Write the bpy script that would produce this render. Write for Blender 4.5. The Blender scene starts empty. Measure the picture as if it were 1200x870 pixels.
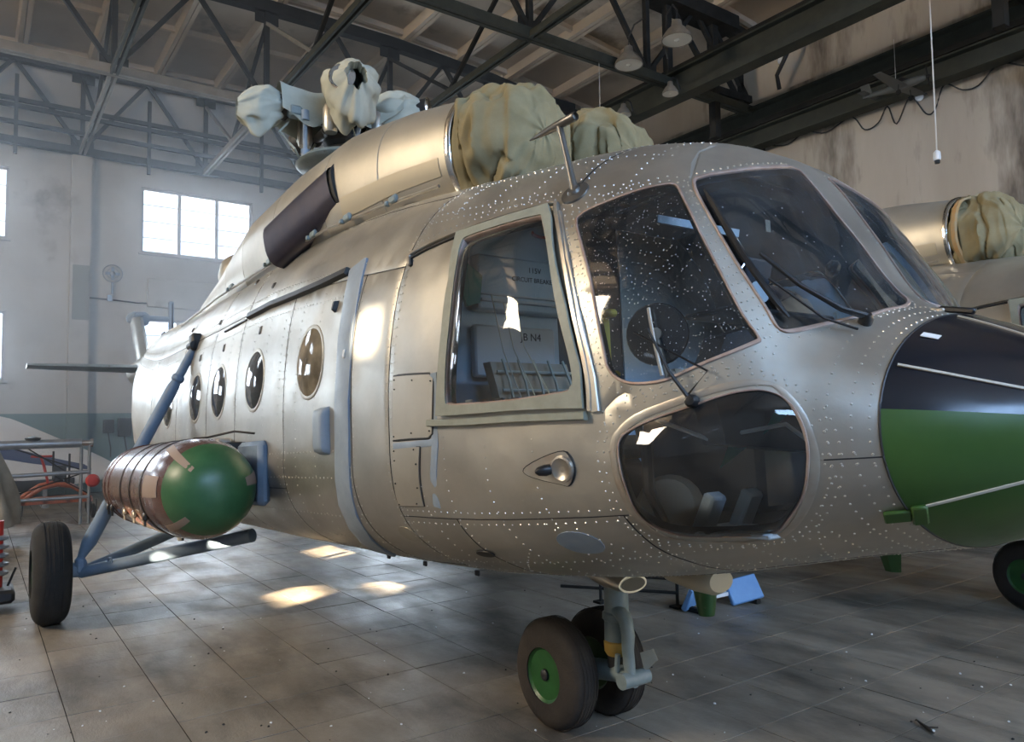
import bpy, bmesh, math, random
from math import sin, cos, pi, radians, sqrt, atan2, tan
from mathutils import Vector, Matrix, noise
from mathutils.geometry import delaunay_2d_cdt
import numpy as np
random.seed(7)
sc = bpy.context.scene
COL = sc.collection

# ------------------------------------------------------------------ camera
FPX = 888.3
A_, PI_, RO_ = radians(54.70), radians(3.542), radians(-0.82)
CAM = Vector((3.332, -2.801, 1.678))
v_ = Vector((-sin(A_)*cos(PI_), cos(A_)*cos(PI_), sin(PI_)))
r_ = Vector((cos(A_), sin(A_), 0)); u_ = r_.cross(v_)
R_ = cos(RO_)*r_ + sin(RO_)*u_; U_ = cos(RO_)*u_ - sin(RO_)*r_
cam_d = bpy.data.cameras.new('camera'); cam = bpy.data.objects.new('camera', cam_d); COL.objects.link(cam)
cam_d.sensor_fit = 'HORIZONTAL'; cam_d.sensor_width = 36; cam_d.lens = FPX/1200*36
cam_d.clip_start = .05; cam_d.clip_end = 200
m4 = Matrix((R_, U_, -v_)).transposed().to_4x4(); m4.translation = CAM; cam.matrix_world = m4
sc.camera = cam
# ------------------------------------------------------------------ view / world / light
sc.view_settings.view_transform = 'Standard'; sc.view_settings.look = 'None'
sc.view_settings.gamma = 1; sc.view_settings.use_curve_mapping = False
sc.view_settings.exposure = 0.80
sc.cycles.max_bounces = 8; sc.cycles.diffuse_bounces = 4; sc.cycles.glossy_bounces = 4
sc.cycles.transparent_max_bounces = 16; sc.cycles.transmission_bounces = 6
sc.cycles.sample_clamp_indirect = 6; sc.cycles.caustics_reflective = False; sc.cycles.caustics_refractive = False
W = bpy.data.worlds.new('sky'); sc.world = W; W.use_nodes = True
bg = W.node_tree.nodes['Background']; bg.inputs[0].default_value = (.62, .78, 1, 1); bg.inputs[1].default_value = 2.2
HX0, HX1, HY0, HY1 = -18.0, 14.0, -13.0, 11.4          # inside faces of the hangar
SUN_D = Vector((-.42, .85, -.315)).normalized()
sd = bpy.data.lights.new('sun', 'SUN'); sun = bpy.data.objects.new('sun', sd); COL.objects.link(sun)
sd.energy = 75; sd.angle = radians(.6); sd.color = (1, .80, .55)
sun.rotation_euler = SUN_D.to_track_quat('-Z', 'Y').to_euler(); sun.location = (0, -30, 12)
def area(name, loc, d, sx, sy, power, color):
    l = bpy.data.lights.new(name, 'AREA'); o = bpy.data.objects.new(name, l); COL.objects.link(o)
    l.shape = 'RECTANGLE'; l.size = sx; l.size_y = sy; l.energy = power; l.color = color
    o.location = loc; o.rotation_euler = Vector(d).to_track_quat('-Z', 'Y').to_euler()
    return o
BACKWIN = [(yc, z0, z1) for yc in (2.01, -3.69, -9.39, 7.71) for z0, z1 in ((6.09, 7.82), (2.72, 4.37))]
for yc, z0, z1 in BACKWIN:       # daylight behind every window of the back wall
    area('daylight_back_window', (HX0-.45, yc, (z0+z1)/2), (1, 0, 0), 2.8, z1-z0, 190, (.84, .91, 1))
FILLWIN = [-5.0]; WZ0, WZ1 = 6.9, 9.6
for xc in FILLWIN:               # warm fill lamp, added in front of an unseen opaque-paned window
    area('side_fill_light', (xc, HY0+.02, (WZ0+WZ1)/2), (0, 1, 0), 4.0, WZ1-WZ0, 950, (1, .83, .62))
area('blue_fill_light', (HX1-.02, 0, 8.6), (-1, 0, -.15), 16, 1.7, 1300, (.36, .60, 1))  # blue fill lamp in an unseen clerestory, added to tint the upper nose

# ------------------------------------------------------------------ helpers
def link(o, parent=None):
    COL.objects.link(o)
    if parent: o.parent = parent
    return o
def thing(name, label, cat, loc=(0, 0, 0), rot=(0, 0, 0), group=None, kind=None):
    o = bpy.data.objects.new(name, None); o.empty_display_size = .2; link(o)
    o.location = loc; o.rotation_euler = rot; o['label'] = label; o['category'] = cat
    if group: o['group'] = group
    if kind: o['kind'] = kind
    return o
def tag(o, label, cat, group=None, kind=None):
    o['label'] = label; o['category'] = cat
    if group: o['group'] = group
    if kind: o['kind'] = kind
    return o
def finish(me, mat, smooth=True, sharp=38):
    if mat: me.materials.append(mat)
    me.polygons.foreach_set('use_smooth', [smooth]*len(me.polygons))
    if smooth: me.set_sharp_from_angle(angle=radians(sharp))
    me.update()
class MB:
    def __init__(s): s.v = []; s.f = []
    def add(s, vs, fs):
        b = len(s.v); s.v += [tuple(q) for q in vs]; s.f += [tuple(i+b for i in f) for f in fs]; return s
    def box(s, c, size, M=None, bev=0):
        x, y, z = size[0]/2, size[1]/2, size[2]/2
        if bev:
            b = min(bev, x*.9, y*.9, z*.9)
            bm = bmesh.new(); bmesh.ops.create_cube(bm, size=1)
            for q in bm.verts: q.co = Vector((q.co.x*2*x, q.co.y*2*y, q.co.z*2*z))
            bmesh.ops.bevel(bm, geom=bm.edges[:], offset=b, segments=1, affect='EDGES')
            vs = [q.co.copy() for q in bm.verts]; bm.verts.index_update(); fs = [[q.index for q in f.verts] for f in bm.faces]; bm.free()
        else:
            vs = [Vector((a*x, b_*y, c_*z)) for a in (-1, 1) for b_ in (-1, 1) for c_ in (-1, 1)]
            fs = [(0, 1, 3, 2), (4, 6, 7, 5), (0, 4, 5, 1), (2, 3, 7, 6), (0, 2, 6, 4), (1, 5, 7, 3)]
        if M is not None: vs = [M @ q for q in vs]
        return s.add([q+Vector(c) for q in vs], fs)
    def beam(s, p0, p1, w, h, up=(0, 0, 1)):       # square bar between two points
        p0, p1 = Vector(p0), Vector(p1); d = (p1-p0).normalized(); up = Vector(up)
        if abs(d.dot(up)) > .98: up = Vector((1, 0, 0))
        a = d.cross(up).normalized(); b = a.cross(d).normalized()
        vs = [p+a*i*w/2+b*j*h/2 for p in (p0, p1) for i, j in ((-1, -1), (1, -1), (1, 1), (-1, 1))]
        return s.add(vs, [(0, 1, 2, 3), (7, 6, 5, 4), (0, 4, 5, 1), (1, 5, 6, 2), (2, 6, 7, 3), (3, 7, 4, 0)])
    def ibeam(s, p0, p1, w, h, t=.02, up=(0, 0, 1)):
        p0, p1 = Vector(p0), Vector(p1); b = Vector(up)*1.0
        for k in (-1, 1): s.beam(p0+b*k*(h/2-t/2), p1+b*k*(h/2-t/2), w, t, up)
        return s.beam(p0, p1, t, h-2*t, up)
    def lathe(s, prof, o=(0, 0, 0), ax=(0, 0, 1), seg=24, ry=1.0, caps=True):
        o, ax = Vector(o), Vector(ax).normalized(); e = Vector((0, 0, 1)) if abs(ax.z) < .9 else Vector((1, 0, 0))
        a = ax.cross(e).normalized(); b = a.cross(ax).normalized(); vs = []; fs = []; n = len(prof)
        for k in range(seg):
            th = 2*pi*k/seg; q = a*cos(th)+b*sin(th)*ry
            vs += [o+ax*h+q*r for r, h in prof]
        for k in range(seg):
            k2 = (k+1) % seg
            for i in range(n-1): fs.append((k*n+i, k2*n+i, k2*n+i+1, k*n+i+1))
        if caps and prof[0][0] > 1e-6: fs.append(tuple(k*n for k in range(seg))[::-1])
        if caps and prof[-1][0] > 1e-6: fs.append(tuple(k*n+n-1 for k in range(seg)))
        return s.add(vs, fs)
    def tube(s, p0, p1, r0, r1=None, seg=14):
        p0, p1 = Vector(p0), Vector(p1); r1 = r0 if r1 is None else r1
        return s.lathe([(r0, 0), (r1, (p1-p0).length)], p0, p1-p0, seg)
    def path(s, pts, r, seg=8, closed=False):
        pts = [Vector(p) for p in pts]; n = len(pts); rings = []
        for i, p in enumerate(pts):
            d = (pts[(i+1) % n]-pts[i-1]) if closed else (pts[min(i+1, n-1)]-pts[max(i-1, 0)])
            d.normalize(); e = Vector((0, 0, 1)) if abs(d.z) < .95 else Vector((1, 0, 0))
            a = d.cross(e).normalized(); b = a.cross(d)
            rr = r[i] if isinstance(r, (list, tuple)) else r
            rings.append([p+a*cos(2*pi*k/seg)*rr+b*sin(2*pi*k/seg)*rr for k in range(seg)])
        return s.loft(rings, closed=closed)
    def loft(s, rings, caps=True, closed=False):
        n = len(rings[0]); vs = [q for r in rings for q in r]; fs = []
        m = len(rings)
        for i in range(m if closed else m-1):
            j = (i+1) % m
            for k in range(n): k2 = (k+1) % n; fs.append((i*n+k, i*n+k2, j*n+k2, j*n+k))
        if caps and not closed: fs += [tuple(range(n))[::-1], tuple((m-1)*n+k for k in range(n))]
        return s.add(vs, fs)
    def grid(s, fn, nu, nv):
        vs = [fn(i/nu, j/nv) for i in range(nu+1) for j in range(nv+1)]
        return s.add(vs, [(i*(nv+1)+j, (i+1)*(nv+1)+j, (i+1)*(nv+1)+j+1, i*(nv+1)+j+1) for i in range(nu) for j in range(nv)])
    def build(s, name, mat, parent=None, smooth=True, sharp=38, solid=0):
        me = bpy.data.meshes.new(name); me.from_pydata(s.v, [], s.f)
        bm = bmesh.new(); bm.from_mesh(me)
        if solid: bmesh.ops.solidify(bm, geom=bm.faces[:], thickness=solid)
        bmesh.ops.recalc_face_normals(bm, faces=bm.faces[:]); bm.to_mesh(me); bm.free()
        finish(me, mat, smooth, sharp)
        return link(bpy.data.objects.new(name, me), parent)
def inst(src, name, parent=None, loc=None, rot=None, scale=None):
    o = bpy.data.objects.new(name, src.data); link(o, parent)
    if loc is not None: o.location = loc
    if rot is not None: o.rotation_euler = rot
    if scale is not None: o.scale = scale
    return o
def copy_tree(o, parent=None, skip=()):
    c = o.copy(); COL.objects.link(c); c.parent = parent
    for ch in list(o.children):
        if ch.name.split('.')[0] not in skip: copy_tree(ch, c, skip)
    return c

def copy_pow(v, e): return math.copysign(abs(v)**e, v)
# ------------------------------------------------------------------ materials
def mat(name, base, rough=.6, metal=0, c2=None, scale=4, detail=4, bump=0, bscale=40, stretch=None, rvar=0, obj_var=0, spec=.5, c3=None, c3scale=1.2, c3pos=(.55, .7), coat=0):
    m = bpy.data.materials.new(name); m.use_nodes = True; nt = m.node_tree; N = nt.nodes; L = nt.links
    b = N['Principled BSDF']; b.inputs['Roughness'].default_value = rough; b.inputs['Metallic'].default_value = metal
    b.inputs['Base Color'].default_value = (*base, 1); b.inputs['Specular IOR Level'].default_value = spec
    if coat: b.inputs['Coat Weight'].default_value = coat; b.inputs['Coat Roughness'].default_value = .12
    tc = N.new('ShaderNodeTexCoord'); mp = N.new('ShaderNodeMapping'); L.new(tc.outputs['Object'], mp.inputs[0])
    if stretch: mp.inputs['Scale'].default_value = stretch
    def noise_(s, d=4, r=.6):
        n = N.new('ShaderNodeTexNoise'); n.inputs['Scale'].default_value = s; n.inputs['Detail'].default_value = d; n.inputs['Roughness'].default_value = r
        L.new(mp.outputs[0], n.inputs['Vector']); return n
    out = None
    if c2:
        n = noise_(scale, detail); r = N.new('ShaderNodeValToRGB'); L.new(n.outputs['Fac'], r.inputs[0])
        r.color_ramp.elements[0].position = .33; r.color_ramp.elements[1].position = .68
        r.color_ramp.elements[0].color = (*base, 1); r.color_ramp.elements[1].color = (*c2, 1); out = r.outputs[0]
    if c3:
        n = noise_(c3scale, 6, .65); r = N.new('ShaderNodeValToRGB'); L.new(n.outputs['Fac'], r.inputs[0])
        r.color_ramp.elements[0].position, r.color_ramp.elements[1].position = c3pos
        mx = N.new('ShaderNodeMix'); mx.data_type = 'RGBA'; L.new(r.outputs[0], mx.inputs[0])
        if out: L.new(out, mx.inputs[6])
        else: mx.inputs[6].default_value = (*base, 1)
        mx.inputs[7].default_value = (*c3, 1); out = mx.outputs[2]
    if obj_var:
        oi = N.new('ShaderNodeObjectInfo'); mr = N.new('ShaderNodeMapRange'); L.new(oi.outputs['Random'], mr.inputs[0])
        mr.inputs[3].default_value = 1-obj_var; mr.inputs[4].default_value = 1+obj_var
        hs = N.new('ShaderNodeHueSaturation'); L.new(mr.outputs[0], hs.inputs['Value'])
        if out: L.new(out, hs.inputs['Color'])
        else: hs.inputs['Color'].default_value = (*base, 1)
        out = hs.outputs[0]
    if out: L.new(out, b.inputs['Base Color'])
    if rvar:
        n = noise_(scale*1.7, 5); mr = N.new('ShaderNodeMapRange'); L.new(n.outputs['Fac'], mr.inputs[0])
        mr.inputs[1].default_value = .3; mr.inputs[2].default_value = .7
        mr.inputs[3].default_value = rough-rvar; mr.inputs[4].default_value = rough+rvar; L.new(mr.outputs[0], b.inputs['Roughness'])
    if bump:
        n = noise_(bscale, 5); bp = N.new('ShaderNodeBump'); bp.inputs['Strength'].default_value = bump; bp.inputs['Distance'].default_value = .02
        L.new(n.outputs['Fac'], bp.inputs['Height']); L.new(bp.outputs[0], b.inputs['Normal'])
    return m
def glass_mat(name, tint, refl=1.0, haze=.0, specks=0, speck_scale=90, milky=(.8, .85, .9)):
    m = bpy.data.materials.new(name); m.use_nodes = True; nt = m.node_tree; N = nt.nodes; L = nt.links
    N.remove(N['Principled BSDF']); o = N['Material Output']
    tr = N.new('ShaderNodeBsdfTransparent'); tr.inputs[0].default_value = (*tint, 1)
    gl = N.new('ShaderNodeBsdfGlossy'); gl.inputs['Roughness'].default_value = .04; gl.inputs[0].default_value = (refl, refl, refl, 1)
    fr = N.new('ShaderNodeFresnel'); fr.inputs[0].default_value = 1.5
    mx = N.new('ShaderNodeMixShader'); L.new(fr.outputs[0], mx.inputs[0]); L.new(tr.outputs[0], mx.inputs[1]); L.new(gl.outputs[0], mx.inputs[2])
    last = mx.outputs[0]
    if haze or specks:
        df = N.new('ShaderNodeBsdfDiffuse'); df.inputs[0].default_value = (*milky, 1)
        tc = N.new('ShaderNodeTexCoord'); n = N.new('ShaderNodeTexNoise'); n.inputs['Scale'].default_value = 6; n.inputs['Detail'].default_value = 6
        L.new(tc.outputs['Object'], n.inputs[0]); mr = N.new('ShaderNodeMapRange'); L.new(n.outputs['Fac'], mr.inputs[0])
        mr.inputs[1].default_value = .35; mr.inputs[2].default_value = .75; mr.inputs[3].default_value = haze*.4; mr.inputs[4].default_value = haze*1.6
        fac = mr.outputs[0]
        if specks:
            vo = N.new('ShaderNodeTexVoronoi'); vo.inputs['Scale'].default_value = speck_scale; L.new(tc.outputs['Object'], vo.inputs['Vector'])
            lt = N.new('ShaderNodeMath'); lt.operation = 'LESS_THAN'; L.new(vo.outputs['Distance'], lt.inputs[0]); lt.inputs[1].default_value = .20
            sp = N.new('ShaderNodeSeparateColor'); L.new(vo.outputs['Color'], sp.inputs[0])
            g2 = N.new('ShaderNodeMath'); g2.operation = 'GREATER_THAN'; L.new(sp.outputs[0], g2.inputs[0]); g2.inputs[1].default_value = 1-specks
            mu = N.new('ShaderNodeMath'); mu.operation = 'MULTIPLY'; L.new(lt.outputs[0], mu.inputs[0]); L.new(g2.outputs[0], mu.inputs[1])
            m3 = N.new('ShaderNodeMath'); m3.operation = 'MULTIPLY_ADD'; L.new(mu.outputs[0], m3.inputs[0]); m3.inputs[1].default_value = .5; L.new(fac, m3.inputs[2]); m3.use_clamp = True
            fac = m3.outputs[0]
        m2 = N.new('ShaderNodeMixShader'); L.new(fac, m2.inputs[0]); L.new(last, m2.inputs[1]); L.new(df.outputs[0], m2.inputs[2]); last = m2.outputs[0]
    L.new(last, o.inputs[0]); return m
M = {}
M['skin'] = mat('bare_metal_skin', (.405, .388, .345), .40, .80, (.54, .52, .465), 1.9, 9, .14, 5, None, .10, .09)
M['skin2'] = mat('cowling_metal', (.37, .345, .29), .44, .6, (.47, .44, .37), 2.2, 8, .06, 14, None, .06, .03)
M['rivet'] = mat('rivet_metal', (.60, .59, .55), .36, .9)
M['seal'] = mat('copper_seal', (.30, .21, .17), .5, .3, (.42, .34, .30), 12)
M['frame_metal'] = mat('frame_metal', (.50, .50, .46), .38, .8, (.42, .36, .30), 9)
M['olive'] = mat('olive_frame_paint', (.25, .26, .205), .5, 0, (.31, .32, .26), 14)
M['bluegrey'] = mat('blue_grey_paint', (.23, .29, .36), .45, 0, (.29, .35, .42), 9, rvar=.1)
M['gearblue'] = mat('landing_gear_blue', (.15, .215, .30), .55, 0, (.20, .27, .36), 7, rvar=.08, spec=.3)
M['gearpale'] = mat('landing_gear_pale', (.17, .22, .23), .42, 0, (.22, .275, .285), 10, c3=(.10, .10, .08), c3scale=7, c3pos=(.62, .72))
M['chrome'] = mat('chrome', (.72, .72, .72), .12, 1)
M['rubber'] = mat('tyre_rubber', (.010, .010, .010), .9, 0, (.018, .017, .015), 9, bump=.25, bscale=60)
M['rubber_brown'] = mat('tyre_rubber_dusty', (.016, .013, .011), .78, 0, (.036, .028, .022), 7, bump=.2, bscale=60)
M['green_hub'] = mat('green_wheel_paint', (.012, .072, .015), .38, 0, (.02, .10, .022), 14, c3=(.10, .09, .06), c3scale=20, c3pos=(.66, .74))
M['green_nose'] = mat('radome_green', (.030, .080, .015), .34, 0, (.040, .098, .021), 5, rvar=.05, bump=.02, bscale=9)
M['black_nose'] = mat('radome_black', (.0055, .0075, .013), .22, 0, (.009, .011, .017), 5, rvar=.05)
M['white_strip'] = mat('lightning_strip', (.46, .44, .38), .5)
M['tape'] = mat('white_tape', (.75, .77, .78), .5)
M['black'] = mat('black_plastic', (.010, .010, .011), .42)
M['dark'] = mat('dark_metal', (.03, .031, .033), .5, .3)
M['tank'] = mat('tank_varnish_brown', (.085, .036, .028), .26, .15, (.14, .068, .052), 3.2, rvar=.06, coat=.4, c3=(.20, .15, .125), c3scale=2.2, c3pos=(.55, .75))
M['tankgreen'] = mat('tank_cap_green', (.028, .105, .040), .38, 0, (.045, .135, .055), 7)
M['tanktape'] = mat('tan_tape', (.30, .22, .17), .6)
M['mast'] = mat('mast_grey', (.15, .145, .135), .38, .7)
M['strap'] = mat('steel_strap', (.06, .055, .05), .4, .7)
M['canvas'] = mat('tan_canvas', (.20, .165, .085), .9, 0, (.27, .23, .13), 5, bump=.12, bscale=120, c3=(.22, .17, .09), c3scale=3, c3pos=(.58, .8))
M['canvas_pale'] = mat('pale_canvas', (.36, .37, .31), .9, 0, (.45, .46, .39), 5, bump=.12, bscale=120)
M['exhaust'] = mat('heat_tinted_steel', (.050, .050, .078), .40, .6, (.075, .070, .09), 5)
M['lining'] = mat('cockpit_lining', (.045, .055, .065), .7, 0, (.06, .07, .08), 6)
M['panelblue'] = mat('cockpit_panel_blue', (.36, .47, .55), .55, 0, (.40, .51, .59), 8)
M['panelgrey'] = mat('cockpit_grey', (.42, .47, .50), .5)
M['seat'] = mat('seat_fabric_beige', (.36, .30, .22), .9)
M['seatdark'] = mat('seat_dark', (.03, .035, .045), .7)
M['leather'] = mat('tan_leather', (.30, .20, .12), .6)
M['yellow'] = mat('yellow_paint', (.55, .40, .05), .5)
M['ochre'] = mat('ochre_collar', (.36, .24, .06), .5)
M['red'] = mat('red_paint', (.45, .03, .02), .5)
M['teal_cloth'] = mat('teal_cloth', (.05, .25, .22), .8)
M['ink'] = mat('stencil_ink', (.012, .014, .018), .7)
M['glass'] = glass_mat('clear_glass', (.80, .86, .90), 1, .02)
M['glass_dust'] = glass_mat('dusty_glass', (.78, .85, .90), 1, .02, .42, 105)
M['glass_front'] = glass_mat('windscreen_glass', (.80, .86, .90), 1, .03, .06, 80)
M['glass_cabin'] = glass_mat('cabin_window_glass', (.30, .34, .38), 1.0, .05)
M['glass_tan'] = glass_mat('tan_blinded_window', (.25, .22, .18), 1.0, .55, milky=(.34, .29, .21))

# ------------------------------------------------------------------ fuselage surface: sections along x (nose = +x), starboard = -y
ST = np.array([
[-14.0,.26,3.38,3.64,3.12,2,2],[-12.5,.32,3.3,3.62,2.98,2,2],[-9.0,.45,3.08,3.53,2.63,2,2],[-7.9,.66,2.92,3.48,2.25,2,2],
[-7.5,1.02,2.5,3.42,1.68,2.2,2],[-7.1,1.2,2.2,3.38,1.3,2.5,2.2],[-6.5,1.25,1.9,3.34,1.04,2.8,2.5],[-5.5,1.25,1.62,3.31,.885,2.9,2.7],
[-2,1.25,1.55,3.27,.845,2.9,2.8],[-.5,1.25,1.55,3.10,.85,2.9,2.8],[.3,1.23,1.55,2.97,.865,2.8,2.7],[.8,1.18,1.53,2.905,.90,2.7,2.55],
[1.2,1.11,1.52,2.835,.945,2.65,2.4],[1.5,1.03,1.51,2.735,.995,2.7,2.25],[1.66,.98,1.51,2.60,1.025,2.75,2.2],[1.85,.90,1.51,2.30,1.065,2.6,2.2],
[2.05,.78,1.51,1.985,1.10,2.3,2.1],[2.22,.66,1.51,1.905,1.13,2.1,2.1],[2.26,.63,1.51,1.885,1.14,2.1,2.1]])
def _sl(x, y):
    h = np.diff(x); d = np.diff(y)/h; m = np.zeros(len(x))
    for k in range(1, len(x)-1):
        if d[k-1]*d[k] > 0:
            w1 = 2*h[k]+h[k-1]; w2 = h[k]+2*h[k-1]; m[k] = (w1+w2)/(w1/d[k-1]+w2/d[k])
    m[0] = d[0]; m[-1] = d[-1]; return m
SL = np.array([_sl(ST[:, 0], ST[:, j]) for j in range(1, 7)]).T
_cache = {}
def params(x):
    k_ = round(x, 5)
    if k_ in _cache: return _cache[k_]
    x = min(max(x, ST[0, 0]), ST[-1, 0]); k = int(min(max(np.searchsorted(ST[:, 0], x)-1, 0), len(ST)-2))
    h = ST[k+1, 0]-ST[k, 0]; s = (x-ST[k, 0])/h
    r = tuple(float(q) for q in (2*s**3-3*s*s+1)*ST[k, 1:]+(s**3-2*s*s+s)*h*SL[k]+(-2*s**3+3*s*s)*ST[k+1, 1:]+(s**3-s*s)*h*SL[k+1])
    _cache[k_] = r; return r
def S0(x, t):
    w, zm, zt, zb, nt, nb = params(x); th = t*pi; sy, cz = sin(th), cos(th)
    n = nt if cz >= 0 else nb; b = (zt-zm) if cz >= 0 else (zm-zb)
    r = (abs(sy)**n+abs(cz)**n)**(-1/n); return Vector((x, w*r*sy, zm+b*r*cz))
def dent(x, t):          # slight waviness of the sheet metal
    return .0045*noise.noise(Vector((x*2.1, t*6.5, 3.1)))+.0026*noise.noise(Vector((x*5.5, t*17, 8.1)))+(.0008*sin(x*2*pi/.31) if x < .2 else 0)
def S(x, t, off=0): return S0(x, t)+SN(x, t)*(off+dent(x, t))
def SN(x, t):
    e = 1e-3; dx = S0(x+e, t)-S0(x-e, t); dt = S0(x, t+e)-S0(x, t-e); n = dx.cross(dt).normalized()
    zm = params(x)[1]; c = Vector((x, 0, zm)); return n if n.dot(S0(x, t)-c) > 0 else -n
VS = 3.6                     # metres per unit of t, roughly
def smooth_poly(P, n=4, closed=True):
    m = len(P); out = []
    for i in range(m if closed else m-1):
        p0, p1, p2, p3 = (P[(i-1) % m] if closed or i > 0 else P[0]), P[i], P[(i+1) % m], (P[(i+2) % m] if closed or i < m-2 else P[-1])
        for k in range(n):
            s = k/n
            out.append(tuple(.5*((2*b)+(c-a)*s+(2*a-5*b+4*c-d)*s*s+(3*b-a-3*c+d)*s**3) for a, b, c, d in zip(p0, p1, p2, p3)))
    if not closed: out.append(P[-1])
    return out
def mirror(P): return [(x, -t) for x, t in P][::-1]
def inside(x, t, P):
    c = False; j = len(P)-1
    for i in range(len(P)):
        xi, yi = P[i]; xj, yj = P[j]
        if (yi > t) != (yj > t) and x < (xj-xi)*(t-yi)/(yj-yi)+xi: c = not c
        j = i
    return c
SIDE = smooth_poly([(1.269,-0.2957),(1.272,-0.288),(1.307,-0.2812),(1.414,-0.2679),(1.528,-0.2511),(1.573,-0.242),(1.597,-0.2401),(1.624,-0.2462),(1.699,-0.2674),(1.809,-0.2988),(1.888,-0.33),(1.926,-0.3424),(1.925,-0.3527),(1.872,-0.3839),(1.787,-0.4137),(1.716,-0.4324),(1.663,-0.4405),(1.59,-0.444),(1.541,-0.4424),(1.506,-0.4374),(1.483,-0.4292),(1.478,-0.4232),(1.451,-0.3972),(1.399,-0.3554),(1.333,-0.3226)], 3)
FRONT = smooth_poly([(1.641,-0.225),(1.635,-0.218),(1.644,-0.2089),(1.679,-0.1703),(1.686,-0.1077),(1.668,-0.0528),(1.676,-0.0367),(1.708,-0.0357),(1.8,-0.034),(1.886,-0.0307),(1.948,-0.029),(2.008,-0.027),(2.048,-0.033),(2.094,-0.0867),(2.094,-0.1448),(2.085,-0.184),(2.048,-0.2358),(2.003,-0.286),(1.979,-0.306),(1.965,-0.3106),(1.953,-0.308),(1.925,-0.2965),(1.87,-0.2814),(1.806,-0.2658),(1.737,-0.2509),(1.673,-0.2364)], 3)
BLO = smooth_poly([(1.479,-0.5127),(1.486,-0.4953),(1.514,-0.4852),(1.578,-0.4726),(1.714,-0.455),(1.853,-0.4277),(1.935,-0.4077),(1.986,-0.4029),(2.025,-0.4176),(2.06,-0.4523),(2.079,-0.5009),(2.082,-0.5507),(2.065,-0.5999),(2.025,-0.6518),(1.973,-0.6941),(1.914,-0.7262),(1.852,-0.7457),(1.741,-0.7507),(1.645,-0.7395),(1.538,-0.7206),(1.495,-0.6924),(1.48,-0.6499),(1.481,-0.6025),(1.48,-0.5572)], 3)
BLI = smooth_poly([(1.51,-0.5089),(1.517,-0.4956),(1.549,-0.4875),(1.634,-0.4771),(1.749,-0.463),(1.851,-0.4428),(1.914,-0.4283),(1.959,-0.4199),(2.004,-0.4232),(2.038,-0.4486),(2.058,-0.4954),(2.056,-0.5493),(2.03,-0.6101),(1.989,-0.6553),(1.93,-0.6952),(1.872,-0.7235),(1.777,-0.7244),(1.678,-0.7167),(1.583,-0.7036),(1.526,-0.6762),(1.508,-0.6398),(1.513,-0.5925),(1.512,-0.5527)], 3)
def densify(P, step=.06):
    out = []
    for i in range(len(P)):
        a, b = P[i], P[(i+1) % len(P)]; d = sqrt((b[0]-a[0])**2+((b[1]-a[1])*VS)**2); n = max(1, int(d/step))
        out += [(a[0]+(b[0]-a[0])*k/n, a[1]+(b[1]-a[1])*k/n) for k in range(n)]
    return out
SLO = densify([(0.573,-0.2894),(0.842,-0.2808),(1.092,-0.2726),(1.148,-0.29),(1.317,-0.378),(1.389,-0.4316),(1.396,-0.4672),(1.058,-0.4687),(0.625,-0.4717),(0.645,-0.3922),(0.636,-0.3419)])
SLI = smooth_poly([(0.648,-0.3039),(0.684,-0.2971),(0.868,-0.2911),(1.06,-0.2863),(1.105,-0.2917),(1.197,-0.3291),(1.287,-0.3846),(1.34,-0.4204),(1.358,-0.4427),(1.346,-0.4494),(1.314,-0.4539),(1.081,-0.4597),(0.79,-0.4613),(0.713,-0.461),(0.69,-0.4547),(0.692,-0.4161),(0.696,-0.3754),(0.668,-0.3295)], 3)
def disc(x, t, r, n=28):
    P = []; c = S(x, t); dt = (S(x, t+.005)-S(x, t-.005)).length/.01
    for k in range(n): a = 2*pi*k/n; P.append((x+r*cos(a), t+r*sin(a)/dt))
    return P
CABW = [(-.80, -.4014), (-1.854, -.4087), (-2.794, -.4108), (-3.561, -.4103), (-4.698, -.4138)]
ROUND = [disc(x, t, .205) for x, t in CABW]
HOLES = [SIDE, FRONT, BLI, SLI]+ROUND; HOLES = HOLES+[mirror(p) for p in HOLES]
BB = [(min(q[0] for q in p), max(q[0] for q in p), min(q[1] for q in p), max(q[1] for q in p)) for p in HOLES]
def in_hole(x, t):
    for p, b in zip(HOLES, BB):
        if b[0] < x < b[1] and b[2] < t < b[3] and inside(x, t, p): return True
    return False
XN = 2.22
HINGE = .205
def ring(x, t0=-1, t1=1): return [(x, t0+(t1-t0)*k/160) for k in range(161)]
def along(t, x0, x1): return [(x0+(x1-x0)*k/60, t) for k in range(61)]
SEAMS = [ring(x) for x in (-9.5, -7.0, -5.6, -4.3, -3.15, -2.3)]+[ring(.2, -.98, .98), ring(1.18, -.265, .265)]
SEAMS += [ring(-1.23, -.79, -.315), ring(-.20, -.79, -.315), ring(-.20, .315, .79)]
for s in (-1, 1):
    SEAMS += [along(s*.315, -7.0, .2), along(s*.648, .2, 1.47), along(s*.79, -7.0, .2), along(s*HINGE, -7.0, .2), along(s*.553, 2.09, XN), along(s*.90, .2, 2.2), along(s*.60, -5.6, -1.23)]
    SEAMS += [ring(1.45, s*.648, s*.90), ring(.62, s*.648, s*.90), [(1.47, s*.4675), (1.51, s*.458), (1.545, s*.453)], [(1.62, s*.22), (1.54, s*.165), (1.50, s*.10), (1.49, 0)]]
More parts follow.
